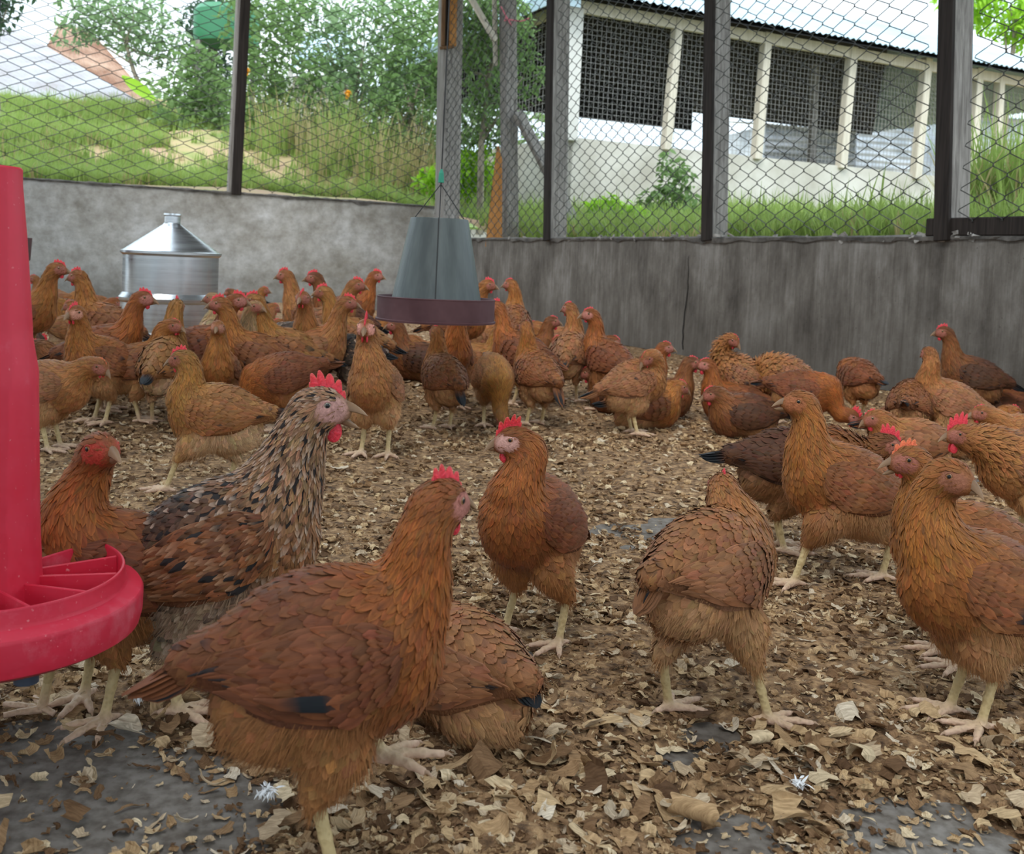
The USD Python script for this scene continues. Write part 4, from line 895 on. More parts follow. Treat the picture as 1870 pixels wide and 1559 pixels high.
    sc = {3: 1.0, 2: 1.08, 1: 1.5, 0: 2.1}[detail] * fs
    ws_ = W['breast'] * .7; spacing = ((0.0200 - 0.0045 * ws_) * (1 - wn - wh) + 0.0122 * wn + 0.0082 * wh) * sc
    kp = thin(P, spacing) & ~infront; P, flow = P[kp], flow[kp]; W = {k: v[kp] for k, v in W.items()}; wn, wh, wt, spacing = wn[kp], wh[kp], wt[kp], spacing[kp]; n = len(P)
    lc = (P - O) @ RB.T
    soft = np.clip((-lc[:, 2] - 0.05) / 0.10, 0, 1) * np.clip((0.10 - lc[:, 0]) / 0.12, 0, 1) * (1 - wn - wh)
    wb = W['breast'] * .7; Lf = ((0.068 - 0.014 * wb) * (1 - wn - wh) + 0.066 * wn + 0.026 * wh) * sc ** 0.8 * rs.uniform(0.85, 1.2, n)
    Wf = ((0.040 - 0.010 * wb) * (1 - wn - wh) + 0.0145 * wn + 0.010 * wh) * sc ** 0.8 * rs.uniform(0.85, 1.15, n)
    lift = ((0.009 - .002 * wb) * (1 - wn - wh) + 0.006 * wn + 0.003 * wh) * rs.uniform(0.5, 1.5, n) + ruffle * 0.06 * rs.uniform(0.2, 1.2, n) * (wn + W['back'] * .6) + soft * 0.010
    cl = colour(P, W) * (1 + C['var'] * rs.normal(size=n).clip(-1.6, 1.6))[:, None].clip(0.35, 1.8)
    cl = cl * (1 + 0.05 * rs.normal(size=(n, 3))) * (0.72 + 0.56 * meshkit.fbm(P * 13, 3, seed + 9))[:, None]
    tipm = np.zeros(n); tipc = np.tile(np.array(C['tip']), (n, 1))
    if C['spots']:
        q = rs.uniform(0, 1, n); up_ = np.clip((lc[:, 2] + 0.02) / 0.1, 0, 1) * (1 - soft)
        cl = np.where((q < 0.16 * up_)[:, None], np.array(s(34, 27, 25)), cl); cl = np.where(((q > 0.30) & (q < 0.34))[:, None], np.array(s(168, 142, 122)), cl)
        tipm = (rs.uniform(0, 1, n) < 0.55 - 0.33 * W['back'] - .4 * W['rump']).astype(float) * 0.8; tipc = np.where((rs.uniform(0, 1, n) < 0.6)[:, None], np.array(s(186, 162, 142)), np.array(s(22, 20, 20)))
    elif detail >= 1:
        tipm = ((W['rump'] > 0.6) & (rs.uniform(0, 1, n) < 0.10)).astype(float) * 0.7 + ((wn > .5) & (rs.uniform(0, 1, n) < 0.05)) * 0.5
    jit = rs.normal(0, 0.16 + 0.35 * ruffle, (n, 3))
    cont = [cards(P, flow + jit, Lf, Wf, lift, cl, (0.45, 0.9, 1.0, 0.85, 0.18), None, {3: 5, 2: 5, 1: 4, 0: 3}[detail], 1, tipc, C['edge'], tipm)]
    Qs, Fs, cs, us, ns = cont[0]
    # loose fluff strands on the underside, thighs and vent
    nf = int({3: 9000, 2: 6000, 1: 1200, 0: 0}[detail] * fluff)
    if nf:
        Pf = sample_surface(V, F, nf * 3, rs); fl, Wf_ = Fd.weights(Pf); l2 = (Pf - O) @ RB.T
        pr = np.clip((-l2[:, 2] - 0.02) / 0.10, 0, 1) * np.clip((0.16 - l2[:, 0]) / 0.16, 0, 1) * (1 - Wf_['neck'] - Wf_['head']) + 0.25 * Wf_.get('thigh', 0) + 0.12 * Wf_['neck'] + 0.10
        k = rs.uniform(0, 1, len(Pf)) < pr * 0.6; Pf, fl = Pf[k][:nf], fl[k][:nf]; Wf_ = {a: b[k][:nf] for a, b in Wf_.items()}; m = len(Pf)
        g, _ = Fd.grad(Pf); d = fl - g * (fl * g).sum(1, keepdims=True); d /= np.linalg.norm(d, axis=1, keepdims=True) + 1e-9
        dd = d + g * rs.uniform(0.15, 0.55, m)[:, None] + rs.normal(0, 0.22, (m, 3)) - UPZ * 0.15; dd /= np.linalg.norm(dd, axis=1, keepdims=True)
        isn = np.clip(Wf_['neck'] + Wf_['head'], 0, 1); Ls = rs.uniform(0.030, 0.070, m) * (1 - 0.6 * isn); sd = np.cross(dd, g); sd /= np.linalg.norm(sd, axis=1, keepdims=True) + 1e-9; ws = rs.uniform(0.0010, 0.0020, m) * (1.0 if detail > 1 else 1.6)
        cl2 = colour(Pf, Wf_) * rs.uniform(0.85, 1.3, m)[:, None]
        pts = []
        for t_, w_ in ((0, 1), (0.5, 0.8), (1.0, 0.08)):
            c_ = Pf + dd * (Ls * t_)[:, None] - UPZ * (0.012 * t_ * t_) * (1 - isn)[:, None]
            pts += [c_ - sd * (ws * w_)[:, None], c_ + sd * (ws * w_)[:, None]]
        Qf = np.stack(pts, 1).reshape(-1, 3); f0 = np.array([[0, 1, 3], [0, 3, 2], [2, 3, 5], [2, 5, 4]])
        Ff = (f0[None] + (np.arange(m) * 6)[:, None, None]).reshape(-1, 3)
        uvf = np.tile(rs.uniform(0, 50, (m, 1, 2)), (1, 6, 1)).reshape(-1, 2)
        Fs = np.vstack([Fs, Ff + len(Qs)]); Qs = np.vstack([Qs, Qf]); cs = np.vstack([cs, np.repeat(cl2, 6, 0)]); ns = np.vstack([ns, np.repeat(g, 6, 0)]); us = np.vstack([us, uvf])
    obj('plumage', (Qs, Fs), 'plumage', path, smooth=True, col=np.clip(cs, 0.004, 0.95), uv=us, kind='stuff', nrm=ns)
    # ---------------- wings
    ns_, nt_ = 22, 11
    S_, T_ = np.meshgrid(np.linspace(0, 1, ns_), np.linspace(0, 1, nt_), indexing='ij')
    top = np.interp(S_, [0, .15, .45, .8, 1.0], [0.045, 0.100, 0.122, 0.085, 0.05]); bot = np.interp(S_, [0, .10, .30, .6, .88, 1.0], [-0.01, -0.085, -0.118 - wing_drop, -0.085 - wing_drop, -0.005 - wing_drop * .6, 0.025 - wing_drop * .5])
    aa = 0.185 - 0.545 * S_; bb = top + (bot - top) * T_
    for sd in (1, -1):
        base = bp(0, 0, 0) + A * (aa * length)[..., None] + B * bb[..., None]
        fl_ = base.reshape(-1, 3); lo_, hi_ = np.zeros(len(fl_)), np.full(len(fl_), 0.30)
        for _ in range(16):
            md = (lo_ + hi_) / 2; out = Fd(fl_ + Y * (sd * md)[:, None]) > 0; hi_ = np.where(out, md, hi_); lo_ = np.where(out, lo_, md)
        y = np.maximum(hi_.reshape(S_.shape), np.interp(S_, [0, .5, .8, 1], [0.07, 0.07, 0.055, 0.035]))
        from scipy.ndimage import gaussian_filter
        y = gaussian_filter(y, 1.0, mode='nearest')
        th = 0.026 * np.interp(S_, [0, .12, .35, .75, 1], [-0.15, 0.35, 1.0, 1.0, .35]) * np.interp(T_, [0, .25, .7, 1], [0.05, 0.7, 1.0, 0.75])
        G = base + Y * (sd * (y + th))[..., None]; Gi = base + Y * (sd * (y - 0.012))[..., None]
        du, dv = np.gradient(G, axis=0), np.gradient(G, axis=1); N = np.cross(dv, du) * sd; N /= np.linalg.norm(N, axis=-1, keepdims=True) + 1e-9
        gf = grid_faces(ns_, nt_); nn_ = ns_ * nt_; idx = np.arange(nn_).reshape(ns_, nt_)
        rim = np.concatenate([idx[:, 0], idx[-1, 1:], idx[::-1, -1][1:], idx[0, ::-1][1:-1]]); r2 = np.roll(rim, -1)
        Fw = np.vstack([gf[:, ::-1] if sd > 0 else gf, (gf if sd > 0 else gf[:, ::-1]) + nn_, np.stack([rim, r2, r2 + nn_], 1), np.stack([rim, r2 + nn_, rim + nn_], 1)])
        wcol = np.tile(np.array(C['wing']) * 0.85, (2 * nn_, 1))
        wp_ = obj('wing', (np.vstack([G.reshape(-1, 3), Gi.reshape(-1, 3)]), Fw), 'hen_skin', path, smooth=True, col=wcol)
        def onw(ss, tt):
            x = np.clip(ss, 0, 1) * (ns_ - 1); z = np.clip(tt, 0, 1) * (nt_ - 1); i = np.minimum(x.astype(int), ns_ - 2); j = np.minimum(z.astype(int), nt_ - 2); a, b = (x - i)[..., None], (z - j)[..., None]
            f = lambda X: X[i, j] * (1 - a) * (1 - b) + X[i + 1, j] * a * (1 - b) + X[i, j + 1] * (1 - a) * b + X[i + 1, j + 1] * a * b
            p = f(G); ov = np.maximum(ss - 1, 0)[..., None]; return p - A * ov * 0.5 * length, f(N)
        def wcards(s0, t0, Ls, Wt, lift, col, prof, st, slope=0.0, tip=None, tipm=None):
            m = len(s0); t = np.linspace(0, 1, st); wpf = np.interp(t, np.linspace(0, 1, len(prof)), prof); Q = np.empty((m, st, 3, 3)); cv = np.empty((m, st, 3, 3)); uv = np.empty((m, st, 3, 2)); NN = np.empty((m, st, 3, 3)); uo = rs.uniform(0, 50, m)
            for j, q in enumerate((-1, 0, 1)):
                ss = s0[:, None] + Ls[:, None] * (t - 0.12); tt = t0[:, None] + slope * Ls[:, None] * t + Wt[:, None] * wpf * 0.5 * q
                p, nn = onw(ss, tt); lv = 0.003 + lift[:, None] * t + (1 - abs(q)) * 0.004 * np.sqrt(t)
                Q[:, :, j] = p + nn * lv[..., None]; NN[:, :, j] = nn
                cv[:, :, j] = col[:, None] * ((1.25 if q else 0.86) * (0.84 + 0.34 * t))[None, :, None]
                uv[:, :, j, 0] = (q + 1) / 2 + uo[:, None]; uv[:, :, j, 1] = t + uo[:, None]
            if tip is not None:
                k = tipm[:, None] * np.clip((t - (0.66 if C['spots'] else 0.5)) / 0.3, 0, 1)[None]; cv = cv * (1 - k[..., None, None]) + np.asarray(tip)[:, None, None] * k[..., None, None]
            f = grid_faces(st, 3); Fc = (f[None] + (np.arange(m) * st * 3)[:, None, None]).reshape(-1, 3)
            if sd > 0: Fc = Fc[:, ::-1]
            return Q.reshape(-1, 3), Fc, np.clip(cv.reshape(-1, 3), .004, .95), uv.reshape(-1, 2), card_normals(Q, NN, 0.75).reshape(-1, 3)
        rows = {3: 11, 2: 10, 1: 7, 0: 5}[detail] + (5 if C['spots'] else 0); s0, t0, Ls, Wt = [], [], [], []
        for r in range(rows):
            f_ = r / (rows - 1); sr = 0.01 + 0.60 * f_; k = max(4, int(({3: 13, 2: 12, 1: 9, 0: 6}[detail] + (5 if C['spots'] else 0)) * (1 - 0.45 * f_)))
            for j in range(k):
                tj = (j + 0.5 * (r % 2) + 0.2) / k
                s0.append(sr + 0.10 * (tj - .5) ** 2 + rs.normal(0, .010)); t0.append(tj * (0.96 if f_ < .5 else 0.80)); Ls.append((0.115 + 0.13 * f_) * rs.uniform(.9, 1.15)); Wt.append(1.75 / k * rs.uniform(.9, 1.1))
        s0, t0, Ls, Wt = map(np.array, (s0, t0, Ls, Wt)); m = len(s0)
        colw = np.array(C['wing']) * (1 + C['var'] * 1.1 * rs.normal(size=m).clip(-1.5, 1.5))[:, None].clip(.4, 1.8) * (1 + .05 * rs.normal(size=(m, 3))) * (0.74 + 0.52 * meshkit.fbm(np.stack([s0 * 5, t0 * 3, s0 * 0 + sd], 1), 3, seed + 5))[:, None]
        tm = (rs.uniform(0, 1, m) < 0.012) * 0.8; tc_ = np.tile(np.array(C['tip']), (m, 1))
        if C['spots']:
            q = rs.uniform(0, 1, m); colw = np.where((q < .11)[:, None], np.array(s(34, 29, 28)), colw); tm = (rs.uniform(0, 1, m) < .5) * .75; tc_ = np.where((rs.uniform(0, 1, m) < .6)[:, None], np.array(s(164, 128, 100)), np.array(s(24, 22, 22)))
        Qw, Fw2, cw, uw, nw_ = wcards(s0, t0, Ls, Wt, (0.009 + 0.014 * ruffle + 0.006 * rs.uniform(0, 1, m)), colw, (0.5, 0.95, 1.0, 0.85, 0.15), 5 if detail > 1 else 4, 0.02, tc_, tm)
        obj('wing_covert', (Qw, Fw2), 'plumage', wp_, smooth=True, col=cw, uv=uw, kind='stuff', nrm=nw_)
        # flight feathers: long, overlapping along the lower rear edge
        nfl = {3: 9, 2: 8, 1: 6, 0: 4}[detail]; parts = []
        for j in range(nfl):
            f_ = j / (nfl - 1.0); black = rs.uniform() < C['wing_black']
            cj = np.array(C['wing']) * rs.uniform(.85, 1.3)
            bd = bool(wing_band) and wing_band[0] <= j <= wing_band[1]
            w_ = wcards(np.array([0.46 - 0.16 * f_ - .12 * bd + rs.normal(0, .006)]), np.array([0.25 + 0.68 * f_]), np.array([0.56 - 0.05 * f_]), np.array([0.17]), np.array([0.010 - 0.004 * f_ + .022 * bd]), cj[None], (0.6, 0.9, 1.0, 0.95, 0.8, 0.2), 7, -0.35 * f_, np.array(C['tip'])[None], np.array([0.9 if black else 0.0]))
            if wing_band and wing_band[0] <= j <= wing_band[1]:
                cc = w_[2].reshape(7, 3, 3); cc[3:5] = np.array(C['tip'])
            parts.append(w_)
        if detail >= 2:
            for w_ in parts: obj('flight_feather', (w_[0], w_[1]), 'plumage', wp_, smooth=True, col=w_[2], uv=w_[3], nrm=w_[4])
        else:
            q_, o_ = [], 0
            Fq = []
            for w_ in parts: Fq.append(w_[1] + o_); o_ += len(w_[0])
            obj('flight_feather', (np.vstack([w_[0] for w_ in parts]), np.vstack(Fq)), 'plumage', wp_, smooth=True, col=np.vstack([w_[2] for w_ in parts]), uv=np.vstack([w_[3] for w_ in parts]))
    # ---------------- tail
    ta = math.radians(tail_up); td = -A * math.cos(ta) + B * math.sin(ta); tu = B * math.cos(ta) + A * math.sin(ta); root = bp(-0.30, 0, 0.052 + rump_up * .85)
    nt = {3: 12, 2: 10, 1: 8, 0: 6}[detail]; tails = []
    for j in range(nt):
        f_ = (j - (nt - 1) / 2) / ((nt - 1) / 2); side = f_; L_ = tail_len * (1 - 0.22 * abs(f_)) * rs.uniform(.93, 1.07)
        roll = side * 1.15 * tail_fan; d_ = n3(td + Y * side * 0.16 * tail_fan - tu * abs(side) * 0.16); nrm = n3(tu * math.cos(roll) + Y * math.sin(roll)); sdv = n3(np.cross(nrm, d_)); nrm = np.cross(d_, sdv)
        t = np.linspace(0, 1, 7); wp2 = np.array([.55, .85, 1, 1, .95, .75, .15]); Q = np.empty((7, 3, 3)); cv = np.empty((7, 3, 3)); uv = np.empty((7, 3, 2)); uo = rs.uniform(0, 50)
        blk = rs.uniform() < C['tail_black']; c0 = np.array(C['tail']) * rs.uniform(.8, 1.2)
        for q in (-1, 0, 1):
            Q[:, q + 1] = root + Y * side * 0.016 + nrm * (0.010 - 0.012 * abs(side)) + d_ * (t * L_)[:, None] + sdv * (wp2 * 0.036 * q)[:, None] - nrm * (0.028 * t * t - 0.005 * (1 - abs(q)))[:, None]
            k = np.clip((t - 0.30) / 0.3, 0, 1)[:, None] * blk; cv[:, q + 1] = c0 * (1.1 if q else .85) * (1 - k) + np.array(C['tip']) * k
            uv[:, q + 1, 0] = (q + 1) / 2 + uo; uv[:, q + 1, 1] = t + uo
        tails.append((Q.reshape(-1, 3), grid_faces(7, 3), cv.reshape(-1, 3), uv.reshape(-1, 2)))
    if detail >= 2:
        tp = None
        for w_ in tails:
            obj('tail_feather', (w_[0], w_[1]), 'plumage', path, smooth=True, col=w_[2], uv=w_[3])
    else:
        Fq, o_ = [], 0
        for w_ in tails: Fq.append(w_[1] + o_); o_ += len(w_[0])
        obj('tail', (np.vstack([w_[0] for w_ in tails]), np.vstack(Fq)), 'plumage', path, smooth=True, col=np.vstack([w_[2] for w_ in tails]), uv=np.vstack([w_[3] for w_ in tails]))
    # ---------------- head gear
    hp_ = lambda f, l, u: Hc + hf * f + hl * l + hu * u
    if comb > 0:
        nu, nv = (44 if detail >= 2 else 22), (6 if detail >= 2 else 4)
        uu = np.linspace(0, 1, nu); bx = np.interp(uu, [0, .25, .6, 1], [0.074, 0.052, 0.008, -0.030]); bz_ = np.interp(uu, [0, .25, .6, 1], [0.012, 0.038, 0.052, 0.046])
        env = np.interp(uu, [0, .12, .35, .65, .88, 1], [0.12, .5, .9, 1.0, .8, .15]); teeth = np.abs(np.sin(uu * np.pi * 5.5 + .25)) ** 0.7
        hh = comb * 0.088 * env * (0.52 + 0.48 * teeth); lean = comb_lean
        dirx = np.interp(uu, [0, .5, 1], [0.45, -0.1, -0.55])
        V2 = []
        for sgn in (1, -1):
            for j in range(nv):
                q = j / (nv - 1); th = 0.0085 * (0.6 + .4 * comb) * (1 - q ** 2.2) + 0.0006
                for i in range(nu):
                    x = bx[i] + dirx[i] * hh[i] * q; z = bz_[i] - 0.008 + (hh[i] + .008) * q
                    V2.append(hp_(x, sgn * th * (0.35 + .65 * math.sin(math.pi * min(max(uu[i], .06), .94)) ** .5) + lean * z * q * .6 * 0 + lean * hh[i] * q * q, z))
        V2 = np.array(V2); idx = np.arange(nu * nv).reshape(nv, nu); f1 = []
        for j in range(nv - 1):
            for i in range(nu - 1): f1 += [[idx[j, i], idx[j, i + 1], idx[j + 1, i + 1]], [idx[j, i], idx[j + 1, i + 1], idx[j + 1, i]]]
        f1 = np.array(f1); N1 = nu * nv
        tops = idx[-1]; seam = np.vstack([np.stack([tops[:-1], tops[1:], tops[1:] + N1], 1), np.stack([tops[:-1], tops[1:] + N1, tops[:-1] + N1], 1)])
        e0, e1 = idx[:, 0], idx[:, -1]; sm2 = np.vstack([np.stack([e[:-1], e[1:], e[1:] + N1], 1) for e in (e0, e1)] + [np.stack([e[:-1], e[1:] + N1, e[:-1] + N1], 1) for e in (e0, e1)])
        obj('comb', (V2, np.vstack([f1[:, ::-1], f1 + N1, seam, sm2])), comb_mat, path, smooth=60)
    sph = trimesh.creation.icosphere(subdivisions=2 if detail >= 2 else 1)
    if wattle > 0:
        for sd in (1, -1):
            v = sph.vertices.copy(); v[:, 2] *= 1.0; v = v * [0.020, 0.0075, 0.034] * (0.5 + 0.6 * wattle) ; v[:, 0] *= 1 + 0.25 * (-v[:, 2] / 0.03).clip(-1, 1)
            c = hp_(0.046, sd * 0.016, -0.048 - 0.026 * wattle)
            obj('wattle', (c + v @ np.stack([n3(hf + UPZ * .1), hl, n3(hu * .35 + UPZ)]), sph.faces), comb_mat if comb_mat == 'comb_red' else 'comb_red', path, smooth=True)
    if detail >= 2:      # ear lobes
        for sd in (1, -1):
            v = sph.vertices * [0.011, 0.005, 0.017]
            obj('ear_lobe', (hp_(-0.010, sd * 0.043, -0.020) + v @ RH, sph.faces), 'comb_red', path, smooth=True)
    for sd, e in zip((1, -1), eyes):
        r = 0.0150; es = trimesh.creation.icosphere(subdivisions=3 if detail >= 2 else 2); v = es.vertices; out = n3(hl * sd + hf * 0.28)
        dd = v @ out; ecol = np.where(dd[:, None] > 0.88, np.array([0.008, 0.008, 0.009]), np.where(dd[:, None] > 0.58, np.array(C['iris']), np.array(s(70, 45, 38))))
        ep = obj('eye', (e + v * r - out * 0.0035, es.faces), 'eye', path, smooth=True, col=ecol)
        if detail >= 2:
            aa_ = np.linspace(0, 2 * np.pi, 25)[:-1]; x_ = n3(np.cross(out, hu)); z_ = np.cross(x_, out); ring = e + out * 0.0055 + (np.cos(aa_)[:, None] * x_ + np.sin(aa_)[:, None] * z_ * .9) * 0.0135
            tv, tf = tube(np.vstack([ring, ring[:2]]), 0.0034, 6, False)
            obj('eyelid', (tv, tf), 'hen_skin', ep, smooth=True, col=np.tile(np.array(C['face']) * .95, (len(tv), 1)))
    def beak(up):
        n_, m_ = 9, 12; t = np.linspace(0, 1, n_); Ln = (0.076 if up else 0.066) * beak_len; g_ = math.radians(gape) * (0.30 if up else -0.95)
        cx = t * Ln; cz = (-0.034 * t ** 1.9 + 0.003) if up else (0.004 * t ** 2)
        rz = (0.031 if up else 0.0190) * (1 - t ** 1.7) ** 0.75 + 0.0012; ry = (0.0240 if up else 0.0200) * (1 - t ** 1.4) ** 0.75 + 0.0010
        an = np.arange(m_) * 2 * np.pi / m_; V3 = []
        for i in range(n_):
            for a_ in an:
                z = math.sin(a_) * rz[i]; z = (z if z > 0 else z * 0.25) if up else (z * 0.35 if z > 0 else z)
                V3.append((cx[i], math.cos(a_) * ry[i], cz[i] + z))
        V3 = np.array(V3 + [(cx[-1] + .001, 0, cz[-1])]); x, z = V3[:, 0].copy(), V3[:, 2].copy()
        V3[:, 0] = x * math.cos(g_) - z * math.sin(g_); V3[:, 2] = x * math.sin(g_) + z * math.cos(g_)
        b0 = (0.058, 0.0, -0.009 if up else -0.024)
        f = []
        for i in range(n_ - 1):
            for j in range(m_): k = (j + 1) % m_; f += [[i * m_ + j, (i + 1) * m_ + k, i * m_ + k], [i * m_ + j, (i + 1) * m_ + j, (i + 1) * m_ + k]]
        e = (n_ - 1) * m_
        f += [[e + j, len(V3) - 1, e + (j + 1) % m_] for j in range(m_)]
        tt = np.clip(x / Ln, 0, 1)[:, None]; c = np.array(C['beak']) * (1 - tt) + np.array(C['beak_tip']) * tt
        return (np.array(Hc) + (V3 + b0) @ RH, np.array(f)), c
    if gape > 5 and detail >= 2:      # red inside of the open mouth
        v = sph.vertices * [0.026, 0.014, 0.012]
        obj('mouth', (hp_(0.066, 0, -0.021) + v @ RH, sph.faces), 'comb_red', path, smooth=True)
    for up in (True, False):
        bm, bc = beak(up); obj('upper_beak' if up else 'lower_beak', bm, 'horn', path, smooth=50, col=bc)
    # ---------------- legs
    for anc, hock, fyaw, ft, sd in legs:
        L = Field(0.0045); fwd = np.array([math.cos(fyaw), math.sin(fyaw), 0]); lat = np.array([-fwd[1], fwd[0], 0])
        claws = []
        L.cone(hock, (hock + anc) / 2, 0.0225, 0.0150, UPZ, 'l'); L.cone((hock + anc) / 2, anc + UPZ * .004, 0.0150, 0.0175, UPZ, 'l')
        for yw, ln, dz in ((-38, 0.125, 0), (2, 0.155, 0), (40, 0.120, 0), (176, 0.055, 0.006)):
            y_ = math.radians(yw) ; dr = fwd * math.cos(y_) + lat * math.sin(y_); tl = ft if abs(yw) < 90 else -ft * .4; drp = n3(dr * math.cos(tl) - UPZ * math.sin(tl))
            p0 = anc + UPZ * (0.002 + dz); kn = [p0]
            nj = 3 if ln > .1 else 1
            for q in range(1, nj + 1):
                pz = p0 + drp * ln * q / nj
                if ft == 0: pz[2] = 0.011 + 0.006 * (q < nj) + (anc[2] - .016)
                else: pz = pz - UPZ * (0.02 * (q / nj) ** 2)
                kn.append(pz)
            rr_ = np.linspace(0.0135, 0.0088, nj + 1)
            for q in range(nj): L.cone(kn[q], kn[q + 1], rr_[q] , rr_[q + 1] + 0.0012, dr, 'l')
            cd = n3(kn[-1] - kn[-2]); c0 = kn[-1]
            claws.append(tube([c0, c0 + cd * 0.016 + UPZ * .003, c0 + cd * 0.032 - UPZ * .006], [0.0072, 0.0048, 0.0008], 6))
        if detail >= 2:
            pts = np.vstack([q[k] for q in L.prims for k in (1, 2)]); lv_, lf_ = surface_nets(L, pts.min(0) - .04, pts.max(0) + .04, 0.0075); lv_ = L.project(lv_, 0, 1)
        else:
            ms = [tube([q[1], q[2]], [q[3], q[4]], 6) for q in L.prims]; lv_, lf_ = cat_(ms)
        kz = np.clip((lv_[:, 2] - anc[2] + 0.005) / 0.05, 0, 1)[:, None]; lcol = np.array(C['toe']) * (1 - kz) + np.array(C['leg']) * kz
        lp = obj('leg', (lv_, lf_), 'leg_skin', path, smooth=True, col=lcol * (0.9 + .2 * meshkit.noise(lv_ * 60, seed))[:, None])
        if detail >= 2:
            for cv_, cf_ in claws: obj('claw', (cv_, cf_), 'horn', lp, smooth=True, col=np.tile(np.array(s(170, 140, 115)), (len(cv_), 1)))
    return path
# ------------------------------------------------------------------ feeders and drinker
mat('red_plastic', {'g': ('geometry', {}), 'tc': ('texture_coordinate', {}), 'n': ('noise_texture', {'scale': 9.0, 'detail': 8.0, 'roughness': 0.7}), 'mp': ('mapping', {'scale': (8.0, 8.0, 1.0)}),
    'r': ('rgb_ramp', {'ramp': [(0.40, s(190, 22, 48)), (0.60, s(196, 36, 60)), (0.78, s(206, 92, 104))]}), 'n2': ('noise_texture', {'scale': 220.0, 'detail': 2.0}),
    'r2': ('rgb_ramp', {'ramp': [(0.70, (0, 0, 0)), (0.78, (0.55, 0.55, 0.55))]}), 'mx': ('mix_color', {'b': s(222, 150, 150)}),
    'rr': ('map_range', {'from_min': 0.3, 'from_max': 0.7, 'to_min': 0.36, 'to_max': 0.62}), 'b': ('bump', {'strength': 0.1, 'distance': 0.004}),
    'p': ('principled_bsdf', {'specular_ior_level': 0.5})},
    [('tc.object', 'n.vector'), ('n.fac', 'r.fac'), ('tc.object', 'n2.vector'), ('n2.fac', 'r2.fac'), ('r.color', 'mx.a'), ('r2.color', 'mx.fac'), ('mx.result', 'p.base_color'), ('n.fac', 'rr.value'), ('rr.result', 'p.roughness'), ('n.fac', 'b.height'), ('b.normal', 'p.normal')])
mat('steel', {'tc': ('texture_coordinate', {}), 'mp': ('mapping', {'scale': (1.0, 1.0, 24.0)}), 'n': ('noise_texture', {'scale': 3.0, 'detail': 3.0}), 'mr': ('map_range', {'from_min': 0.3, 'from_max': 0.7, 'to_min': 0.25, 'to_max': 0.31}),
    'b': ('bump', {'strength': 0.004, 'distance': 0.001}), 'p': ('principled_bsdf', {'base_color': (0.62, 0.64, 0.66), 'metallic': 1.0})},
    [('tc.object', 'mp.vector'), ('mp.vector', 'n.vector'), ('n.fac', 'mr.value'), ('mr.result', 'p.roughness'), ('n.fac', 'b.height'), ('b.normal', 'p.normal')])
noisy('grey_plastic', (0.042, 0.050, 0.050), (0.080, 0.094, 0.090), 3.0, 6.0, 0.42, 0.15, stretch=(6, 6, 0.6), spec=0.5)
noisy('maroon_plastic', (0.060, 0.024, 0.027), (0.100, 0.046, 0.050), 6.0, 6.0, 0.6, 0.15)
plain('blue_pipe', (0.05, 0.07, 0.11), 0.5)
plain('cord_black', (0.02, 0.02, 0.02), 0.7)
plain('tape_green', (0.02, 0.22, 0.14), 0.6)

def ring_tray(r, h, lip, inner=True):
    """profile of a round feeding pan, seen outside and inside"""
    return [(0.001, 0.0), (r * .93, 0.0), (r * .985, 0.006), (r, 0.018), (r, h * .58), (r * .985, h * .64), (r * .90, h * .72), (r * .885, h * .78), (r * .88, h * .97), (r * .874, h), (r * .862, h), (r * .856, h * .96), (r * .85, h * .30), (r * .80, 0.012), (0.001, 0.012)]
# red feeder, closest object at the left edge
dF = 1.12; ctr = at(-46, 1036, dF); rimz = ctr[2]; sF = dF / FPX
R_T = 290 * sF; hT = 0.068
base = np.array([ctr[0], ctr[1], rimz - hT])
red = thing('poultry_feeder', 'large bright red plastic hanging feeder at the left edge', 'feeder', base)
tilt = np.array([ROLL * 0.35, 0.02])
def tiltm(v): v = np.array(v); return v + np.stack([v[:, 2] * tilt[0], v[:, 2] * tilt[1], -v[:, 0] * tilt[0] * 1.6], 1)
v, f = lathe(ring_tray(R_T, hT, .01), 128); obj('pan', (tiltm(v), f), 'red_plastic', red, smooth=35)
rb, rt = 104 * sF, 50 * sF
z0f = 0.028
prof = [(rb * 1.10, z0f), (rb * 1.08, z0f + .02), (rb * 1.01, z0f + .075), (rb * .985, z0f + .10), (rb * .88, z0f + .24), (rb * .87, z0f + .257), (rb * .75, z0f + .295), (rb * .735, z0f + .31), (rb * .60, z0f + .40), (rt * 1.02, .488), (rt, .504), (rt * .94, .506), (rt * .90, .498), (rt * .88, .44), (rb * .60, z0f + .28), (rb * .80, z0f + .12), (rb * 1.04, z0f)]
v, f = lathe(prof, 96); obj('hopper', (tiltm(v), f), 'red_plastic', red, smooth=30)
for k in range(14):
    a = 2 * math.pi * k / 14 + 0.15; c = np.array([math.cos(a), math.sin(a), 0]); t_ = np.array([-c[1], c[0], 0])
    v, f = beam(c * rb * .98 + UPZ * (hT * .62), c * R_T * .855 + UPZ * (hT * .70), 0.036, 0.0035, UPZ, 0.001); obj('divider', (tiltm(v), f), 'red_plastic', red)
for k in range(3):
    a = 2 * math.pi * k / 3 - 0.62; c = np.array([math.cos(a), math.sin(a), 0]) * R_T * .62
    obj('peg', tube([c + UPZ * 0.004, c - UPZ * 0.030], [.0125, .0125], 14), 'blue_pipe', red, smooth=40, label='dark blue peg under the pan')
obj('hanger', tube([[rt * .0 + .008, 0.01, .40], [.010, .012, .6], [.03, .03, 3.4]], .0025, 5), 'cord_black', red)
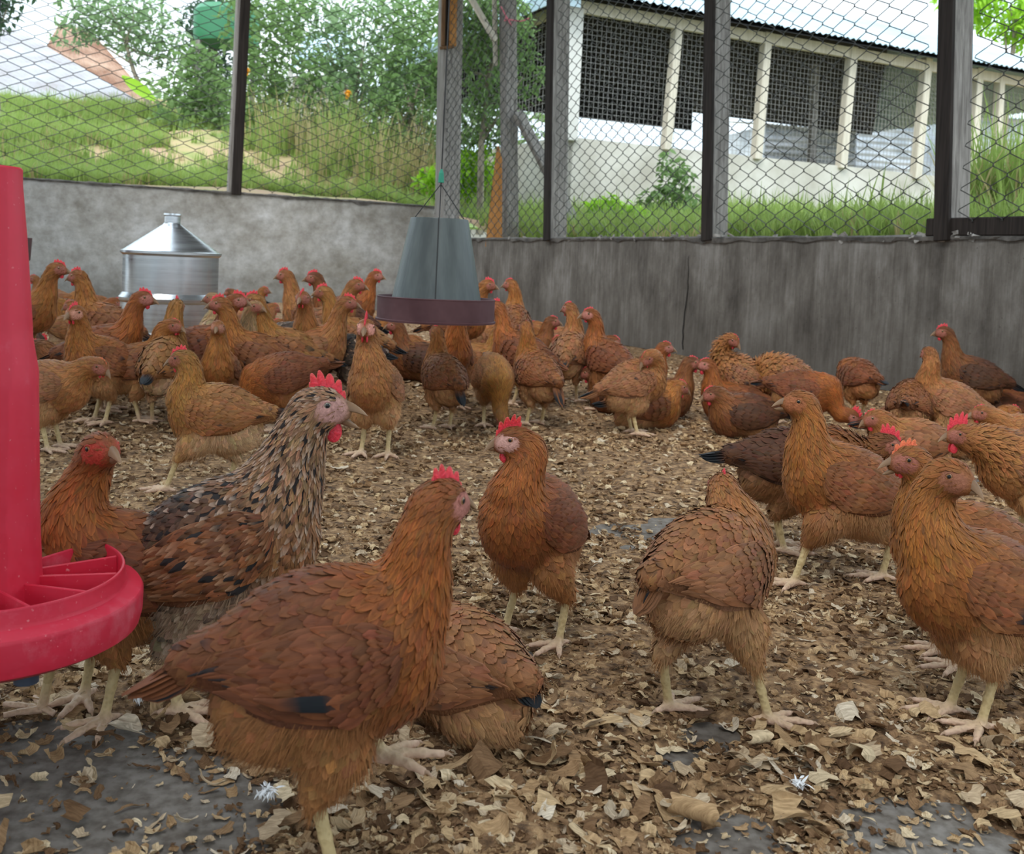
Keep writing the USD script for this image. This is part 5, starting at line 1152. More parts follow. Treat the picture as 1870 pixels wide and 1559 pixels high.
# second hanging feeder far at the left edge
c = at(-14, 452, 4.7); t2 = thing('poultry_feeder', 'faded red feeder pan far behind the big red feeder at the left edge', 'feeder', c)
r2 = 66 * 4.7 / FPX
obj('pan', lathe([(0.001, -.055), (r2 * .92, -.055), (r2 * .96, -.05), (r2, .05), (r2 * 1.0, .052), (r2 * .97, .05), (r2 * .93, -.045), (.001, -.047)], 64), 'maroon_plastic', t2, smooth=30)
obj('hopper', lathe([(r2 * .72, -.04), (r2 * .56, .10), (r2 * .54, .10), (r2 * .70, -.04)], 48), 'red_plastic', t2, smooth=30)
obj('hanger', tube([[0, 0, .3], [0, 0, 3.4]], .003, 5), 'cord_black', t2)
# grey cone feeder hanging in the middle
dG = 3.3; sG = dG / FPX; cg = at(796, 566, dG); g = thing('poultry_feeder', 'hanging grey cone feeder with dark maroon pan in the middle', 'feeder', cg)
rp = 107 * sG
obj('pan', lathe([(0.001, -.034), (rp * .97, -.036), (rp * 1.02, -.036), (rp * 1.025, -.030), (rp, -.028), (rp, .036), (rp * 1.01, .040), (rp * .985, .042), (rp * .965, .036), (rp * .95, -.022), (.001, -.024)], 96), 'maroon_plastic', g, smooth=30)
hb, ht_, hz = 85 * sG, 52 * sG, (560 - 394) * sG
obj('hopper', lathe([(hb * 1.02, -.012), (hb, .004), (ht_ * 1.02, hz - .004), (ht_ * 1.0, hz), (ht_ * .95, hz - .002), (hb * .93, .0), (hb * .95, -.012)], 24), 'grey_plastic', g, smooth=20)
obj('seam', tube([[hb * .05, -hb * 1.0, 0], [ht_ * .05, -ht_ * 1.01, hz]], .0022, 5), 'cord_black', g)
for k in range(3):
    a = 2 * math.pi * k / 3 - 1.5; cc = np.array([math.cos(a), math.sin(a), 0]); obj('strut', beam(cc * hb * .9 + UPZ * .0, cc * rp * .98 + UPZ * .0, .02, .004, UPZ), 'maroon_plastic', g)
top = np.array([0, 0, hz + .03])
w = [tube([[-ht_ * .95, 0, hz - .01], top + UPZ * .08], .0016, 5), tube([[ht_ * .95, 0, hz - .01], top + UPZ * .08], .0016, 5), tube([top - UPZ * .04, top + UPZ * .08], .0016, 5),
     tube([top + UPZ * .07, np.array([.012, .0, 3.2 - cg[2]])], .0024, 6)]
obj('hanging_wire', cat_(w), 'cord_black', g)
obj('tape', tube([top + UPZ * .085, top + UPZ * .115, top + UPZ * .128], [.010, .008, .003], 8), 'tape_green', g, label='scrap of green tape on the wire')
# stainless drinker on the floor
gd = gr(309, 640); dd = pix(gd)[2]; sD = dd / FPX; rD = 86 * sD
w_ = thing('drinker', 'stainless steel bell drinker with conical lid standing among the hens', 'drinker', gd)
k = lambda px: px * sD
obj('body', lathe([(rD * 1.02, k(30)), (rD * 1.03, k(34)), (rD * 1.0, k(38)), (rD, k(88)), (rD * 1.03, k(92)), (rD * 1.035, k(97)), (rD * 1.0, k(101)), (rD * .965, k(106)), (rD * .965, k(172)), (rD * 1.02, k(176)), (rD * 1.02, k(180)), (rD * .95, k(182))], 96), 'steel', w_, smooth=25)
obj('lid', lathe([(rD * 1.0, k(176)), (rD * .99, k(180)), (rD * .19, k(229)), (rD * .165, k(232)), (rD * .165, k(244)), (rD * .18, k(246)), (rD * .175, k(249)), (.001, k(249))], 96), 'steel', w_, smooth=25)
obj('trough', lathe([(.001, 0.002), (rD * 1.10, 0.002), (rD * 1.14, k(4)), (rD * 1.16, k(26)), (rD * 1.18, k(28)), (rD * 1.15, k(29)), (rD * 1.12, k(8)), (.001, k(6))], 96), 'steel', w_, smooth=25)
aa = np.linspace(0, math.pi, 14); obj('handle', tube(np.stack([rD * .55 + .055 * np.cos(aa), -rD * (1.0 + .12 * np.sin(aa)), k(20) + .07 * np.sin(aa)], 1), .006, 8), 'steel', w_, smooth=True)

# ------------------------------------------------------------------ litter
def chipmat(name, ramp, tr=0.0):
    mat(name, {'oi': ('object_info', {}), 'g': ('geometry', {}), 'tc': ('texture_coordinate', {}), 'mp': ('mapping', {'scale': (60.0, 420.0, 60.0)}), 'n': ('noise_texture', {'scale': 1.0, 'detail': 4.0, 'roughness': 0.6}),
        'r': ('rgb_ramp', {'ramp': ramp}), 'r2': ('rgb_ramp', {'ramp': [(0.3, (0.52, 0.48, 0.44)), (0.7, (1.18, 1.18, 1.18))]}), 'mx': ('mix_color', {'blend_type': 'multiply', 'fac': 0.95}), 'b': ('bump', {'strength': 0.5, 'distance': 0.002}),
        'p': ('principled_bsdf', {'roughness': 0.85, 'specular_ior_level': 0.15})},
        [('oi.random', 'r.fac'), ('tc.object', 'mp.vector'), ('mp.vector', 'n.vector'), ('n.fac', 'r2.fac'), ('r.color', 'mx.a'), ('r2.color', 'mx.b'), ('mx.result', 'p.base_color'), ('n.fac', 'b.height'), ('b.normal', 'p.normal')])
chipmat('shaving', [(0.0, s(140, 110, 80)), (0.4, s(178, 146, 108)), (0.75, s(202, 174, 134)), (1.0, s(222, 202, 168))])
chipmat('shaving_dark', [(0.0, s(90, 66, 46)), (0.6, s(130, 100, 72)), (1.0, s(160, 128, 94))])
chipmat('shaving_pale', [(0.0, s(176, 152, 122)), (0.6, s(200, 178, 148)), (1.0, s(220, 206, 184))])
noisy('litter_bed', s(66, 48, 34), s(182, 148, 108), 55.0, 6.0, 0.95, 0.9, bscale=90.0, c3=s(134, 104, 74), coord='position', lo=.32, hi=.68)
def shaving(seed, curl=1.0, L=0.030, W=0.018, nu=7, nv=3):
    rs = np.random.RandomState(seed); u = np.linspace(-.5, .5, nu); vv = np.linspace(-.5, .5, nv)
    edge = 1 + rs.uniform(-.5, .25, (nu, 2)); edge[0] *= rs.uniform(.2, .9, 2); edge[-1] *= rs.uniform(.2, .9, 2); U, Vv = np.meshgrid(u, vv, indexing='ij'); y = Vv * W * np.where(Vv < 0, edge[:, :1], edge[:, 1:]); y = y + rs.uniform(-.1, .1, (nu, 1)) * W
    ang = curl * U * 2.2 + rs.uniform(-.2, .2); R = L / max(abs(curl) * 2.2, .05)
    x = R * np.sin(curl * U * 2.2); z = R * (1 - np.cos(curl * U * 2.2)) * (1 if rs.uniform() < .55 else -1)
    z = z - z.min() + rs.uniform(-.0012, .0012, z.shape) + 0.25 * rs.uniform(-1, 1) * y
    x = x + rs.uniform(-.002, .002, x.shape)
    top = np.stack([x, y, z], -1).reshape(-1, 3); bot = top + [0, 0, -.0006]; f = grid_faces(nu, nv)
    idx = np.arange(nu * nv).reshape(nu, nv); rim = np.concatenate([idx[:, 0], idx[-1, 1:], idx[::-1, -1][1:], idx[0, ::-1][1:-1]]); r2_ = np.roll(rim, -1); N = nu * nv
    return np.vstack([top, bot]), np.vstack([f, f[:, ::-1] + N, np.stack([rim, rim + N, r2_], 1), np.stack([r2_, rim + N, r2_ + N], 1)])
def bare(x, y):
    """0 where the concrete shows, 1 under full litter"""
    q = meshkit.fbm(np.stack([x * 2.6 + 3.0, y * 2.6, x * 0], -1), 4, 77)
    k = np.clip((q - 0.22) / 0.10, 0, 1)
    for u, v, r in ((90, 1400, .17), (330, 1500, .15), (60, 1520, .12), (1300, 1345, .05), (1700, 1545, .13), (1240, 1390, .04), (1330, 1535, .08), (1150, 1000, .03)):
        c = ground(u, v); k = k * np.clip((np.hypot(x - c[0], (y - c[1])) - r * .45) / (r * .8), 0.05, 1)
    return k
def litter_bed():
    U, Vv = np.meshgrid(np.linspace(-1500, 3400, 420), np.concatenate([np.linspace(1720, 900, 150), np.linspace(895, 575, 110)]), indexing='ij')
    Vv = np.maximum(Vv, 480 + .045 * (U - 935) + 62)
    P = np.array([ground(u, v) for u, v in zip(U.ravel(), Vv.ravel())])
    q = P - KC; a, b = q @ E1, q @ E2; P = P - np.outer(np.maximum(a + .01, 0), E1) - np.outer(np.maximum(b + .01, 0), E2)
    k = bare(P[:, 0], P[:, 1]); P[:, 2] = rise(P[:, 0], P[:, 1]) - 0.006 + 0.014 * k + 0.012 * (meshkit.fbm(np.stack([P[:, 0] * 28, P[:, 1] * 28, k * 0], -1), 3, 9) - 0.45) * k
    return P, grid_faces(*U.shape)[:, ::-1]
tag(stage.GetPrimAtPath(obj('litter_bed', litter_bed(), 'litter_bed', smooth=True)), 'packed brown crumbs of old litter over the concrete', 'litter', kind='stuff')
specs = [(0.9, .030, .018), (0.5, .034, .016), (1.3, .032, .022), (0.3, .026, .014), (1.6, .034, .026), (0.7, .022, .012), (0.2, .038, .012), (1.0, .024, .020), (0.4, .034, .007), (0.9, .028, .006), (1.4, .024, .010)]
protos = []
for i, (c_, L_, W_) in enumerate(specs):
    protos.append((shaving(100 + i, c_, L_, W_), 'shaving')); protos.append((shaving(200 + i, c_, L_ * .9, W_ * .9), 'shaving_dark'))
    if i % 4 == 0: protos.append((shaving(300 + i, c_ * .6, L_, W_), 'shaving_pale'))
def litter_points(n, vlo, vhi, seed, power=1.0):
    rs = np.random.RandomState(seed); u = rs.uniform(-600, 2500, n * 3) if n > 300 else rs.uniform(-60, 1930, n * 3); v = vlo + (vhi - vlo) * rs.uniform(0, 1, n * 3) ** power
    D = CF[None] + CR[None] * ((u - W_PX / 2) / FPX)[:, None] + CU[None] * ((PPY - v) / FPX)[:, None]; P = EYE + D * ((0 - EYE[2]) / D[:, 2])[:, None]
    q = P - KC; ok = (q @ E1 < -.02) & (q @ E2 < -.02) & (rs.uniform(0, 1, len(P)) < 0.05 + 0.95 * bare(P[:, 0], P[:, 1]))
    return P[ok][:n], rs
pts_all, sc_all = [], []
for n_, v0_, v1_, sd_, s0_, s1_ in ((15000, 1120, 1700, 1, .36, .95), (26000, 820, 1150, 2, .42, 1.0), (30000, 600, 830, 3, .5, 1.2), (24000, 950, 1700, 4, .12, .38)):
    P_, rs_ = litter_points(n_ if LITTER else n_ // 20, v0_, v1_, sd_); pts_all.append(P_); sc_all.append(rs_.uniform(s0_, s1_, len(P_)))
PP, SS = np.vstack(pts_all), np.concatenate(sc_all); rsl = np.random.RandomState(8); nL = len(PP)
PP[:, 2] = 0.002 + rise(PP[:, 0], PP[:, 1]) + rsl.uniform(0, .010, nL) * bare(PP[:, 0], PP[:, 1])
instancer('litter', protos, PP, rsl.uniform(0, 6.28, nL), SS, rsl.randint(0, len(protos), nL), 'curled wood shavings strewn as litter over the whole floor', 'litter', (rsl.uniform(0, 6.28, nL), np.abs(rsl.normal(0, .25, nL))))
# the largest shavings in front, each on its own
P_, rs_ = litter_points(200 if LITTER else 5, 1290, 1560, 55)
for i, p in enumerate(P_):
    c_, L_, W_ = specs[rs_.randint(len(specs))]; v, f = shaving(1000 + i, c_ * rs_.uniform(.6, 1.3), L_ * rs_.uniform(1.15, 1.7), W_ * rs_.uniform(1.15, 1.7))
    R_ = rot_batch(np.array([rs_.uniform(0, 6.28)]), np.array([rs_.normal(0, .25)]), np.array([rs_.normal(0, .25)]))[0]
    w_ = v @ R_.T; w_[:, 2] += 0.012 - np.percentile(w_[:, 2], 20)
    pth = '/World/' + numbered('wood_shaving'); m_ = usdkit.mesh(stage, pth, (w_, f), M(('shaving', 'shaving', 'shaving_pale', 'shaving_dark')[rs_.randint(4)]))
    m_.AddTranslateOp().Set(Gf.Vec3d(*map(float, p)))
    tag(m_, 'large curled wood shaving lying loose on top of the litter in front', 'wood shaving', 'large loose shavings in front')
# singular pieces
def roll_shaving(u, v, L, r, yaw, label):
    p = ground(u, v, 0.012 + r); th_ = np.linspace(0, 5.2, 26); n_ = 12; xs = np.linspace(-L / 2, L / 2, n_); rs = np.random.RandomState(int(u))
    rr = r * (1 + .03 * rs.normal(size=n_)); V = []
    for x, q in zip(xs, rr): V += [(x + .003 * math.sin(3 * t), q * (1 - .05 * t / 5) * math.cos(t), q * (1 - .05 * t / 5) * math.sin(t)) for t in th_]
    V = np.array(V); ca, sa = math.cos(yaw), math.sin(yaw); V[:, :2] = V[:, :2] @ np.array([[ca, sa], [-sa, ca]])
    f = grid_faces(n_, 26); V2 = V * [.97, .97, .93]
    pth = '/World/' + numbered('wood_shaving'); m_ = usdkit.mesh(stage, pth, cat_([(V, f), (V2, f[:, ::-1])]), M('shaving'), smooth=50); m_.AddTranslateOp().Set(Gf.Vec3d(*map(float, p))); tag(m_, label, 'wood shaving')
roll_shaving(1270, 1478, .052, .0105, -.5, 'thick rolled-up brown shaving lying like a tube at the bottom right')
roll_shaving(1385, 1345, .03, .008, .3, 'short rolled shaving beside the walking foot of the rear-view hen')
roll_shaving(1495, 1355, .035, .007, 2.9, 'pale ribbed rolled shaving at the toes of the rear-view hen')
def flat_chip(u, v, L, W, yaw, mt, label, seed):
    p = ground(u, v, 0.016); vv, f = shaving(seed, .35, L, W, 9, 5); ca, sa = math.cos(yaw), math.sin(yaw); vv[:, :2] = vv[:, :2] @ np.array([[ca, sa], [-sa, ca]]); vv[:, 2] += .25 * vv[:, 1].clip(0, 1)
    pth = '/World/' + numbered('wood_shaving'); m_ = usdkit.mesh(stage, pth, (vv, f), M(mt)); m_.AddTranslateOp().Set(Gf.Vec3d(*map(float, p))); tag(m_, label, 'wood shaving')
flat_chip(502, 1508, .05, .022, 1.3, 'shaving_pale', 'pale upright chip standing out on the bare concrete, bottom left of centre', 3)
flat_chip(150, 1330, .055, .016, -.15, 'shaving', 'long brown shaving in front of the feet beside the red feeder', 4)
flat_chip(190, 1345, .05, .010, -.1, 'shaving_dark', 'thin reddish shaving below the long one at the left', 5)
flat_chip(620, 855, .05, .03, .2, 'shaving_pale', 'whitish scrap on the litter behind the spotted hen', 6)
flat_chip(1250, 1470, .06, .02, .25, 'shaving_pale', 'broad pale shaving beside the rolled-up one', 7)
# fallen white feathers
plain('white_down', (0.80, 0.80, 0.80), 0.9)
for (u, v, lab) in ((252, 1272, 'white down feather on the litter below the red pan'), (486, 1446, 'small white feather in front of the walking hen'), (1455, 1432, 'wispy white feather at the lower right')):
    p = ground(u, v, .016); pth = foliage([(0, 0, .003, .011, .007, .004)], 46, 0.012, 0.0026, int(u), .1)
    k_ = '/World/' + numbered('feather'); m_ = usdkit.mesh(stage, k_, pth, M('white_down')); m_.AddTranslateOp().Set(Gf.Vec3d(*map(float, p))); tag(m_, lab, 'feather')
# ------------------------------------------------------------------ the hens that can be told apart
def G(u, v): return gr(u, v)
H = hen
H('walking chestnut hen in front with one foot raised, largest in view', 'red', 0.385, G(580, 1606), 18, 3, 11, fs=.9, pitch=11, z0=0.555, head=(0.275, 0.0, 0.915), hyaw=30, hpitch=-2, fat=1.12, length=.93, comb=.55, wattle=.45, comb_mat='comb_red',
  feet=((0.17, 0.075, 0.215), (0.03, -0.075, 0.0)), foot_yaw=(-8, -20), foot_tilt=(-6, 0), tail_up=-4, tail_len=.19, gape=10, wing_band=(6, 6))
H('large speckled hen with open beak and tall red comb beside the red feeder', 'spotted', 0.42, G(392, 1300), 13, 3, 12, fs=.70, beak_len=1.1, pitch=27, z0=0.50, head=(0.29, -0.02, 0.93), hyaw=-8, hpitch=0, comb=.72, wattle=.9, gape=36, fat=1.05, neck_r=1.2,
  feet=((-0.02, 0.09, 0), (-0.10, -0.08, 0)), tail_up=-4, tail_len=.2)
H('red-faced hen behind the red pan, looking up over its shoulder', 'red', 0.37, G(222, 1306), 203, 2, 13, pitch=24, head=(0.09, 0.03, 0.90), hyaw=118, hpitch=8, comb=.18, comb_mat='comb_orange', wattle=0.0, face=s(168, 62, 48), feet=((0.06, 0.13, 0), (0.12, -0.09, 0)), foot_yaw=(40, 60))
H('hen crouched in the litter behind the walking hen, head hidden', 'pale', 0.38, G(838, 1338), 128, 2, 14, sit=True, z0=0.20, pitch=-2, head=(0.33, 0.03, 0.12), hpitch=-50, comb=.4, wattle=.2, fat=1.06, tail_len=.12, tail_up=-20, fluff=1.4)
H('chestnut hen standing square in the centre, pale face turned left', 'red', 0.355, G(966, 1178), 234, 3, 15, pitch=20, z0=0.535, head=(0.16, -0.02, 0.90), hyaw=-42, hpitch=-6, comb=.75, wattle=.55, face=s(206, 158, 146), fat=1.1,
  feet=((0.00, 0.155, 0), (0.03, -0.115, 0)), foot_yaw=(-5, -25), tail_up=-12, tail_len=.2, comb_lean=.3)
H('hen seen from behind, striding away to the right', 'pale', 0.36, G(1278, 1322), 45, 3, 16, pitch=6, z0=0.565, head=(0.22, 0.10, 0.80), hyaw=40, hpitch=0, comb=.35, wattle=.1, fat=1.12, feet=((-0.06, 0.10, 0), (0.14, -0.20, 0)), foot_yaw=(-10, -48), tail_up=-30, tail_len=.17, tail_fan=1.3)
H('buff-chested hen at the right edge, turning its head back', 'chestnut', 0.372, G(1772, 1330), 189, 3, 17, pitch=22, head=(0.17, 0.03, 0.90), hyaw=118, hpitch=-8, comb=.16, comb_mat='comb_orange', wattle=0.0, fat=1.06, feet=((0.02, 0.085, 0), (0.05, -0.06, 0)), foot_yaw=(10, -12), wing_band=(4, 6), neck_r=1.08, face=s(152, 98, 74))
H('tall slim hen stepping left with stretched neck and almost no comb', 'chestnut', 0.395, G(1530, 1075), 184, 3, 18, pitch=20, head=(0.245, 0.0, 0.875), hyaw=-4, hpitch=4, comb=.05, wattle=0.0, gape=18, feet=((0.25, 0.07, 0), (-0.25, -0.07, 0.0)), foot_yaw=(10, -10), tail_up=-14, tail_len=.17, face=s(160, 98, 64), neck_r=1.04)
H('dark hen with red comb and ruffled neck, behind the slim one', 'dark', 0.385, G(1436, 1014), -3, 2, 19, pitch=6, z0=.50, head=(0.50, 0.0, 0.62), hyaw=-6, hpitch=-6, comb=.8, wattle=.7, ruffle=.35, feet=((-0.02, .07, 0), (-0.03, -.07, 0)), neck_r=1.15, tail_up=8)
H('hen leaning in with open beak and orange comb, behind the one at the right edge', 'chestnut', 0.37, G(1748, 1222), 176, 2, 20, pitch=14, head=(0.26, 0.02, 0.845), hyaw=6, hpitch=-6, comb=.5, comb_mat='comb_orange', wattle=.1, gape=30)
H('hen with tall scarlet comb and fluffed neck entering from the right', 'pale', 0.38, G(1872, 1012), 180, 2, 21, pitch=8, head=(0.43, 0.0, 0.66), hpitch=-4, comb=1.0, wattle=.9, ruffle=.35, neck_r=1.2)
H('crouching hen with short comb, just above the scarlet-combed one', 'pale', 0.37, G(1868, 905), 182, 2, 22, pitch=4, z0=.42, head=(0.38, 0.02, 0.60), hpitch=-6, comb=.25, wattle=.15)
H('golden hen with black tail stepping left behind the red feeder', 'gold', 0.378, G(394, 905), 181, 3, 23, pitch=6, z0=.50, head=(0.235, 0.0, 0.845), hyaw=-4, hpitch=-8, comb=.5, wattle=.3, feet=((0.30, 0.07, 0.0), (-0.06, -0.07, 0)), foot_yaw=(0, 0), tail_up=16, tail_len=.22, tail_fan=1.3, fat=1.08, neck_r=1.12)
H('upright hen facing the camera, left of the grey feeder', 'pale', 0.425, G(682, 838), 262, 2, 24, pitch=26, head=(0.20, -0.03, 0.90), hyaw=8, hpitch=-4, comb=.8, wattle=.6, face=s(214, 150, 134), feet=((0.0, 0.10, 0), (0.02, -0.085, 0)))
H('hen under the grey pan seen from behind, black tail tip', 'chestnut', 0.375, G(808, 790), 118, 2, 25, pitch=16, head=(0.24, 0, 0.88), comb=.4, tail_up=-34, tail_len=.22, fat=1.1)
H('hen pecking the floor towards the camera', 'gold', 0.385, G(898, 782), 283, 2, 26, pitch=-14, z0=.47, head=(0.36, 0.02, 0.12), hpitch=-66, comb=.2, wattle=.1, neck_bow=.2)
H('hen with drooping black tail walking away, right of the pecking one', 'chestnut', 0.39, G(978, 782), 122, 2, 27, pitch=18, head=(0.22, 0.02, 0.90), hyaw=-10, comb=.2, tail_up=-36, tail_len=.26, fat=1.08)
H('hen preening its shoulder in the middle of the floor', 'pale', 0.385, G(1152, 798), 12, 2, 28, pitch=22, z0=.48, head=(0.07, -0.13, 0.72), hyaw=-150, hpitch=-35, comb=.25, wattle=.1, tail_up=6, tail_len=.24, fat=1.12, ruffle=.12)
H('hen lowering its head beside the red feeder tube', 'pale', 0.375, G(92, 828), -8, 2, 29, pitch=4, head=(0.40, -0.03, 0.66), hyaw=-14, hpitch=-22, comb=.25, comb_mat='comb_orange', wattle=.15)
H('hen facing the camera with pale beak, in front of the drinker', 'chestnut', 0.405, G(188, 778), 230, 2, 30, pitch=20, head=(0.27, 0.05, 0.875), hyaw=26, comb=.5, wattle=.3, face=s(196, 138, 116), length=1.06)
H('thin-necked hen looking right between the drinker and the golden hen', 'chestnut', 0.375, G(248, 775), 18, 1, 31, pitch=20, head=(0.29, -0.03, 0.84), hyaw=-30, hpitch=-10, comb=.25, wattle=.2)
H('small-headed hen facing the camera behind the golden hen', 'chestnut', 0.36, G(400, 778), 276, 1, 32, pitch=26, head=(0.20, 0.0, 0.90), comb=.06, wattle=0, face=s(176, 122, 100))
H('pale tan hen with upright neck right of the drinker', 'tan', 0.385, G(446, 738), 300, 1, 33, pitch=28, head=(0.20, 0.02, 0.90), hyaw=38, comb=.08, wattle=.05)
H('pale tan hen with its back turned, close to the drinker rim', 'tan', 0.375, G(386, 718), 110, 1, 34, pitch=22, head=(0.22, 0.0, 0.90), hyaw=60, comb=.04, wattle=0)
H('black and white speckled hen drinking with lowered head', 'dusky', 0.40, G(540, 716), 190, 1, 35, pitch=2, z0=.45, head=(0.42, 0.02, 0.28), hpitch=-40, comb=.4, fat=1.1, tail_up=0, tail_len=.24)
H('broad brown hen bending down behind the golden hen', 'red', 0.40, G(515, 792), 198, 2, 36, pitch=-10, z0=.44, head=(0.42, 0.02, 0.15), hpitch=-60, comb=.4, fat=1.12)
H('nearly black hen partly hidden behind the upright one', 'dusky', 0.38, G(640, 742), 160, 1, 37, pitch=6, head=(0.40, 0, 0.30), hpitch=-40, comb=.4)
H('ruffled hen preening by the right wall', 'pale', 0.38, G(1345, 770), 172, 2, 38, pitch=24, z0=.47, head=(0.10, 0.10, 0.84), hyaw=150, hpitch=-30, comb=.3, wattle=.2, ruffle=.8, fat=1.1, tail_up=-20)
H('ruffled hen with arched neck feathers beside the preening one', 'pale', 0.38, G(1425, 775), 190, 2, 39, pitch=10, head=(0.30, 0.0, 0.34), hpitch=-60, comb=.3, ruffle=.9, fat=1.1)
H('hen with red comb pecking in front of the ruffled pair', 'red', 0.385, G(1462, 806), -24, 2, 40, pitch=2, z0=.46, head=(0.44, -0.02, 0.26), hpitch=-36, comb=.7, wattle=.5)
H('hen seen from behind against the right wall', 'red', 0.37, G(1563, 772), 108, 1, 41, pitch=8, head=(0.36, 0, 0.35), hpitch=-40, comb=.3, fat=1.1)
H('hen with dark fanned tail towards the camera, near the right wall', 'chestnut', 0.37, G(1655, 838), 62, 2, 42, pitch=6, head=(0.36, 0.0, 0.30), hpitch=-40, comb=.3, tail_up=20, tail_len=.2, tail_fan=1.3, fat=1.1)
H('hen with stretched neck looking away and dark tail, near the right wall', 'pale', 0.385, G(1725, 842), 168, 2, 43, pitch=20, head=(0.19, 0.0, 0.90), hyaw=-66, comb=.06, wattle=0, tail_up=18, tail_len=.24)
H('slate grey hen with drooping tail among the ruffled hens', 'grey', 0.36, G(1385, 762), 75, 1, 44, pitch=4, z0=.42, head=(0.38, 0, 0.30), hpitch=-40, comb=.2, tail_up=-20)
H('hen in the litter at the bottom left corner, under the red pan', 'chestnut', 0.36, G(-28, 1330), 172, 1, 45, pitch=10, head=(0.32, 0, 0.66), comb=.3, feet=((0.0, .08, 0), (-.16, -.08, 0)))

# ------------------------------------------------------------------ the flock behind: a few poses, copied
def first(label, pal_, seed, dt, **kw):
    p = hen(label, pal_, 1.0, (0, 0, 0), 0.0, dt, seed, **kw); return p
POSES = {}
def by_head(u, v, zh, off, heading, size):
    """floor point of a hen whose head (zh metres up) shows at u, v"""
    d = ray(u, v); t = (zh - EYE[2]) / d[2]; p = EYE + d * t; a = math.radians(heading)
    return np.array([p[0] - size * (off[0] * math.cos(a) - off[1] * math.sin(a)), p[1] - size * (off[0] * math.sin(a) + off[1] * math.cos(a)), 0.0])
BASE = dict(stand=dict(head=(0.30, 0, .905), comb=.5, wattle=.35), look=dict(head=(0.22, 0.05, .90), hyaw=55, comb=.35, wattle=.2), peck=dict(pitch=-10, z0=.46, head=(0.42, 0, .16), hpitch=-60, comb=.5),
            sit=dict(sit=True, z0=.185, pitch=8, head=(0.28, 0, .52), comb=.3), rest=dict(sit=True, z0=.185, pitch=4, head=(0.30, 0.03, .36), hpitch=-20, comb=.3))
def flock(pose, palv, u, v, heading, label, size=0.42, dt=1, z=None):
    kw = dict(BASE[pose]); off = kw['head']; zh = off[2] * size if z is None else z
    ref = off if z is None else (0, 0, 0)
    lift = 0.0
    for _ in range(10):
        p = by_head(u, v, zh + lift, ref, heading, size); lift = 0.5 * lift + 0.5 * float(rise(p[0], p[1]))
    q = p - KC; a, b = q @ E1, q @ E2; p = p - E1 * max(a + .16, 0) - E2 * max(b + .16, 0); p[2] = float(rise(p[0], p[1]))
    key = (pose, palv)
    if key not in POSES:
        POSES[key] = hen(label, palv, size, p, heading, dt, 300 + len(POSES), **kw, group='hens crowding at the back')
        return
    copy_hen(POSES[key], label, p, heading, size)
def copy_hen(src, label, p, heading, size):
    pth = '/World/' + numbered('hen'); x = UsdGeom.Xform.Define(stage, pth); x.GetPrim().GetReferences().AddInternalReference(src)
    x.GetPrim().GetAttribute('xformOp:translate').Set(Gf.Vec3d(float(p[0]), float(p[1]), float(p[2]) + 0.012)); x.GetPrim().GetAttribute('xformOp:rotateZ').Set(float(heading)); x.GetPrim().GetAttribute('xformOp:scale').Set(Gf.Vec3f(size, size, size))
    x.GetPrim().SetInstanceable(True); tag(x, label, 'hen', 'hens crowding at the back')
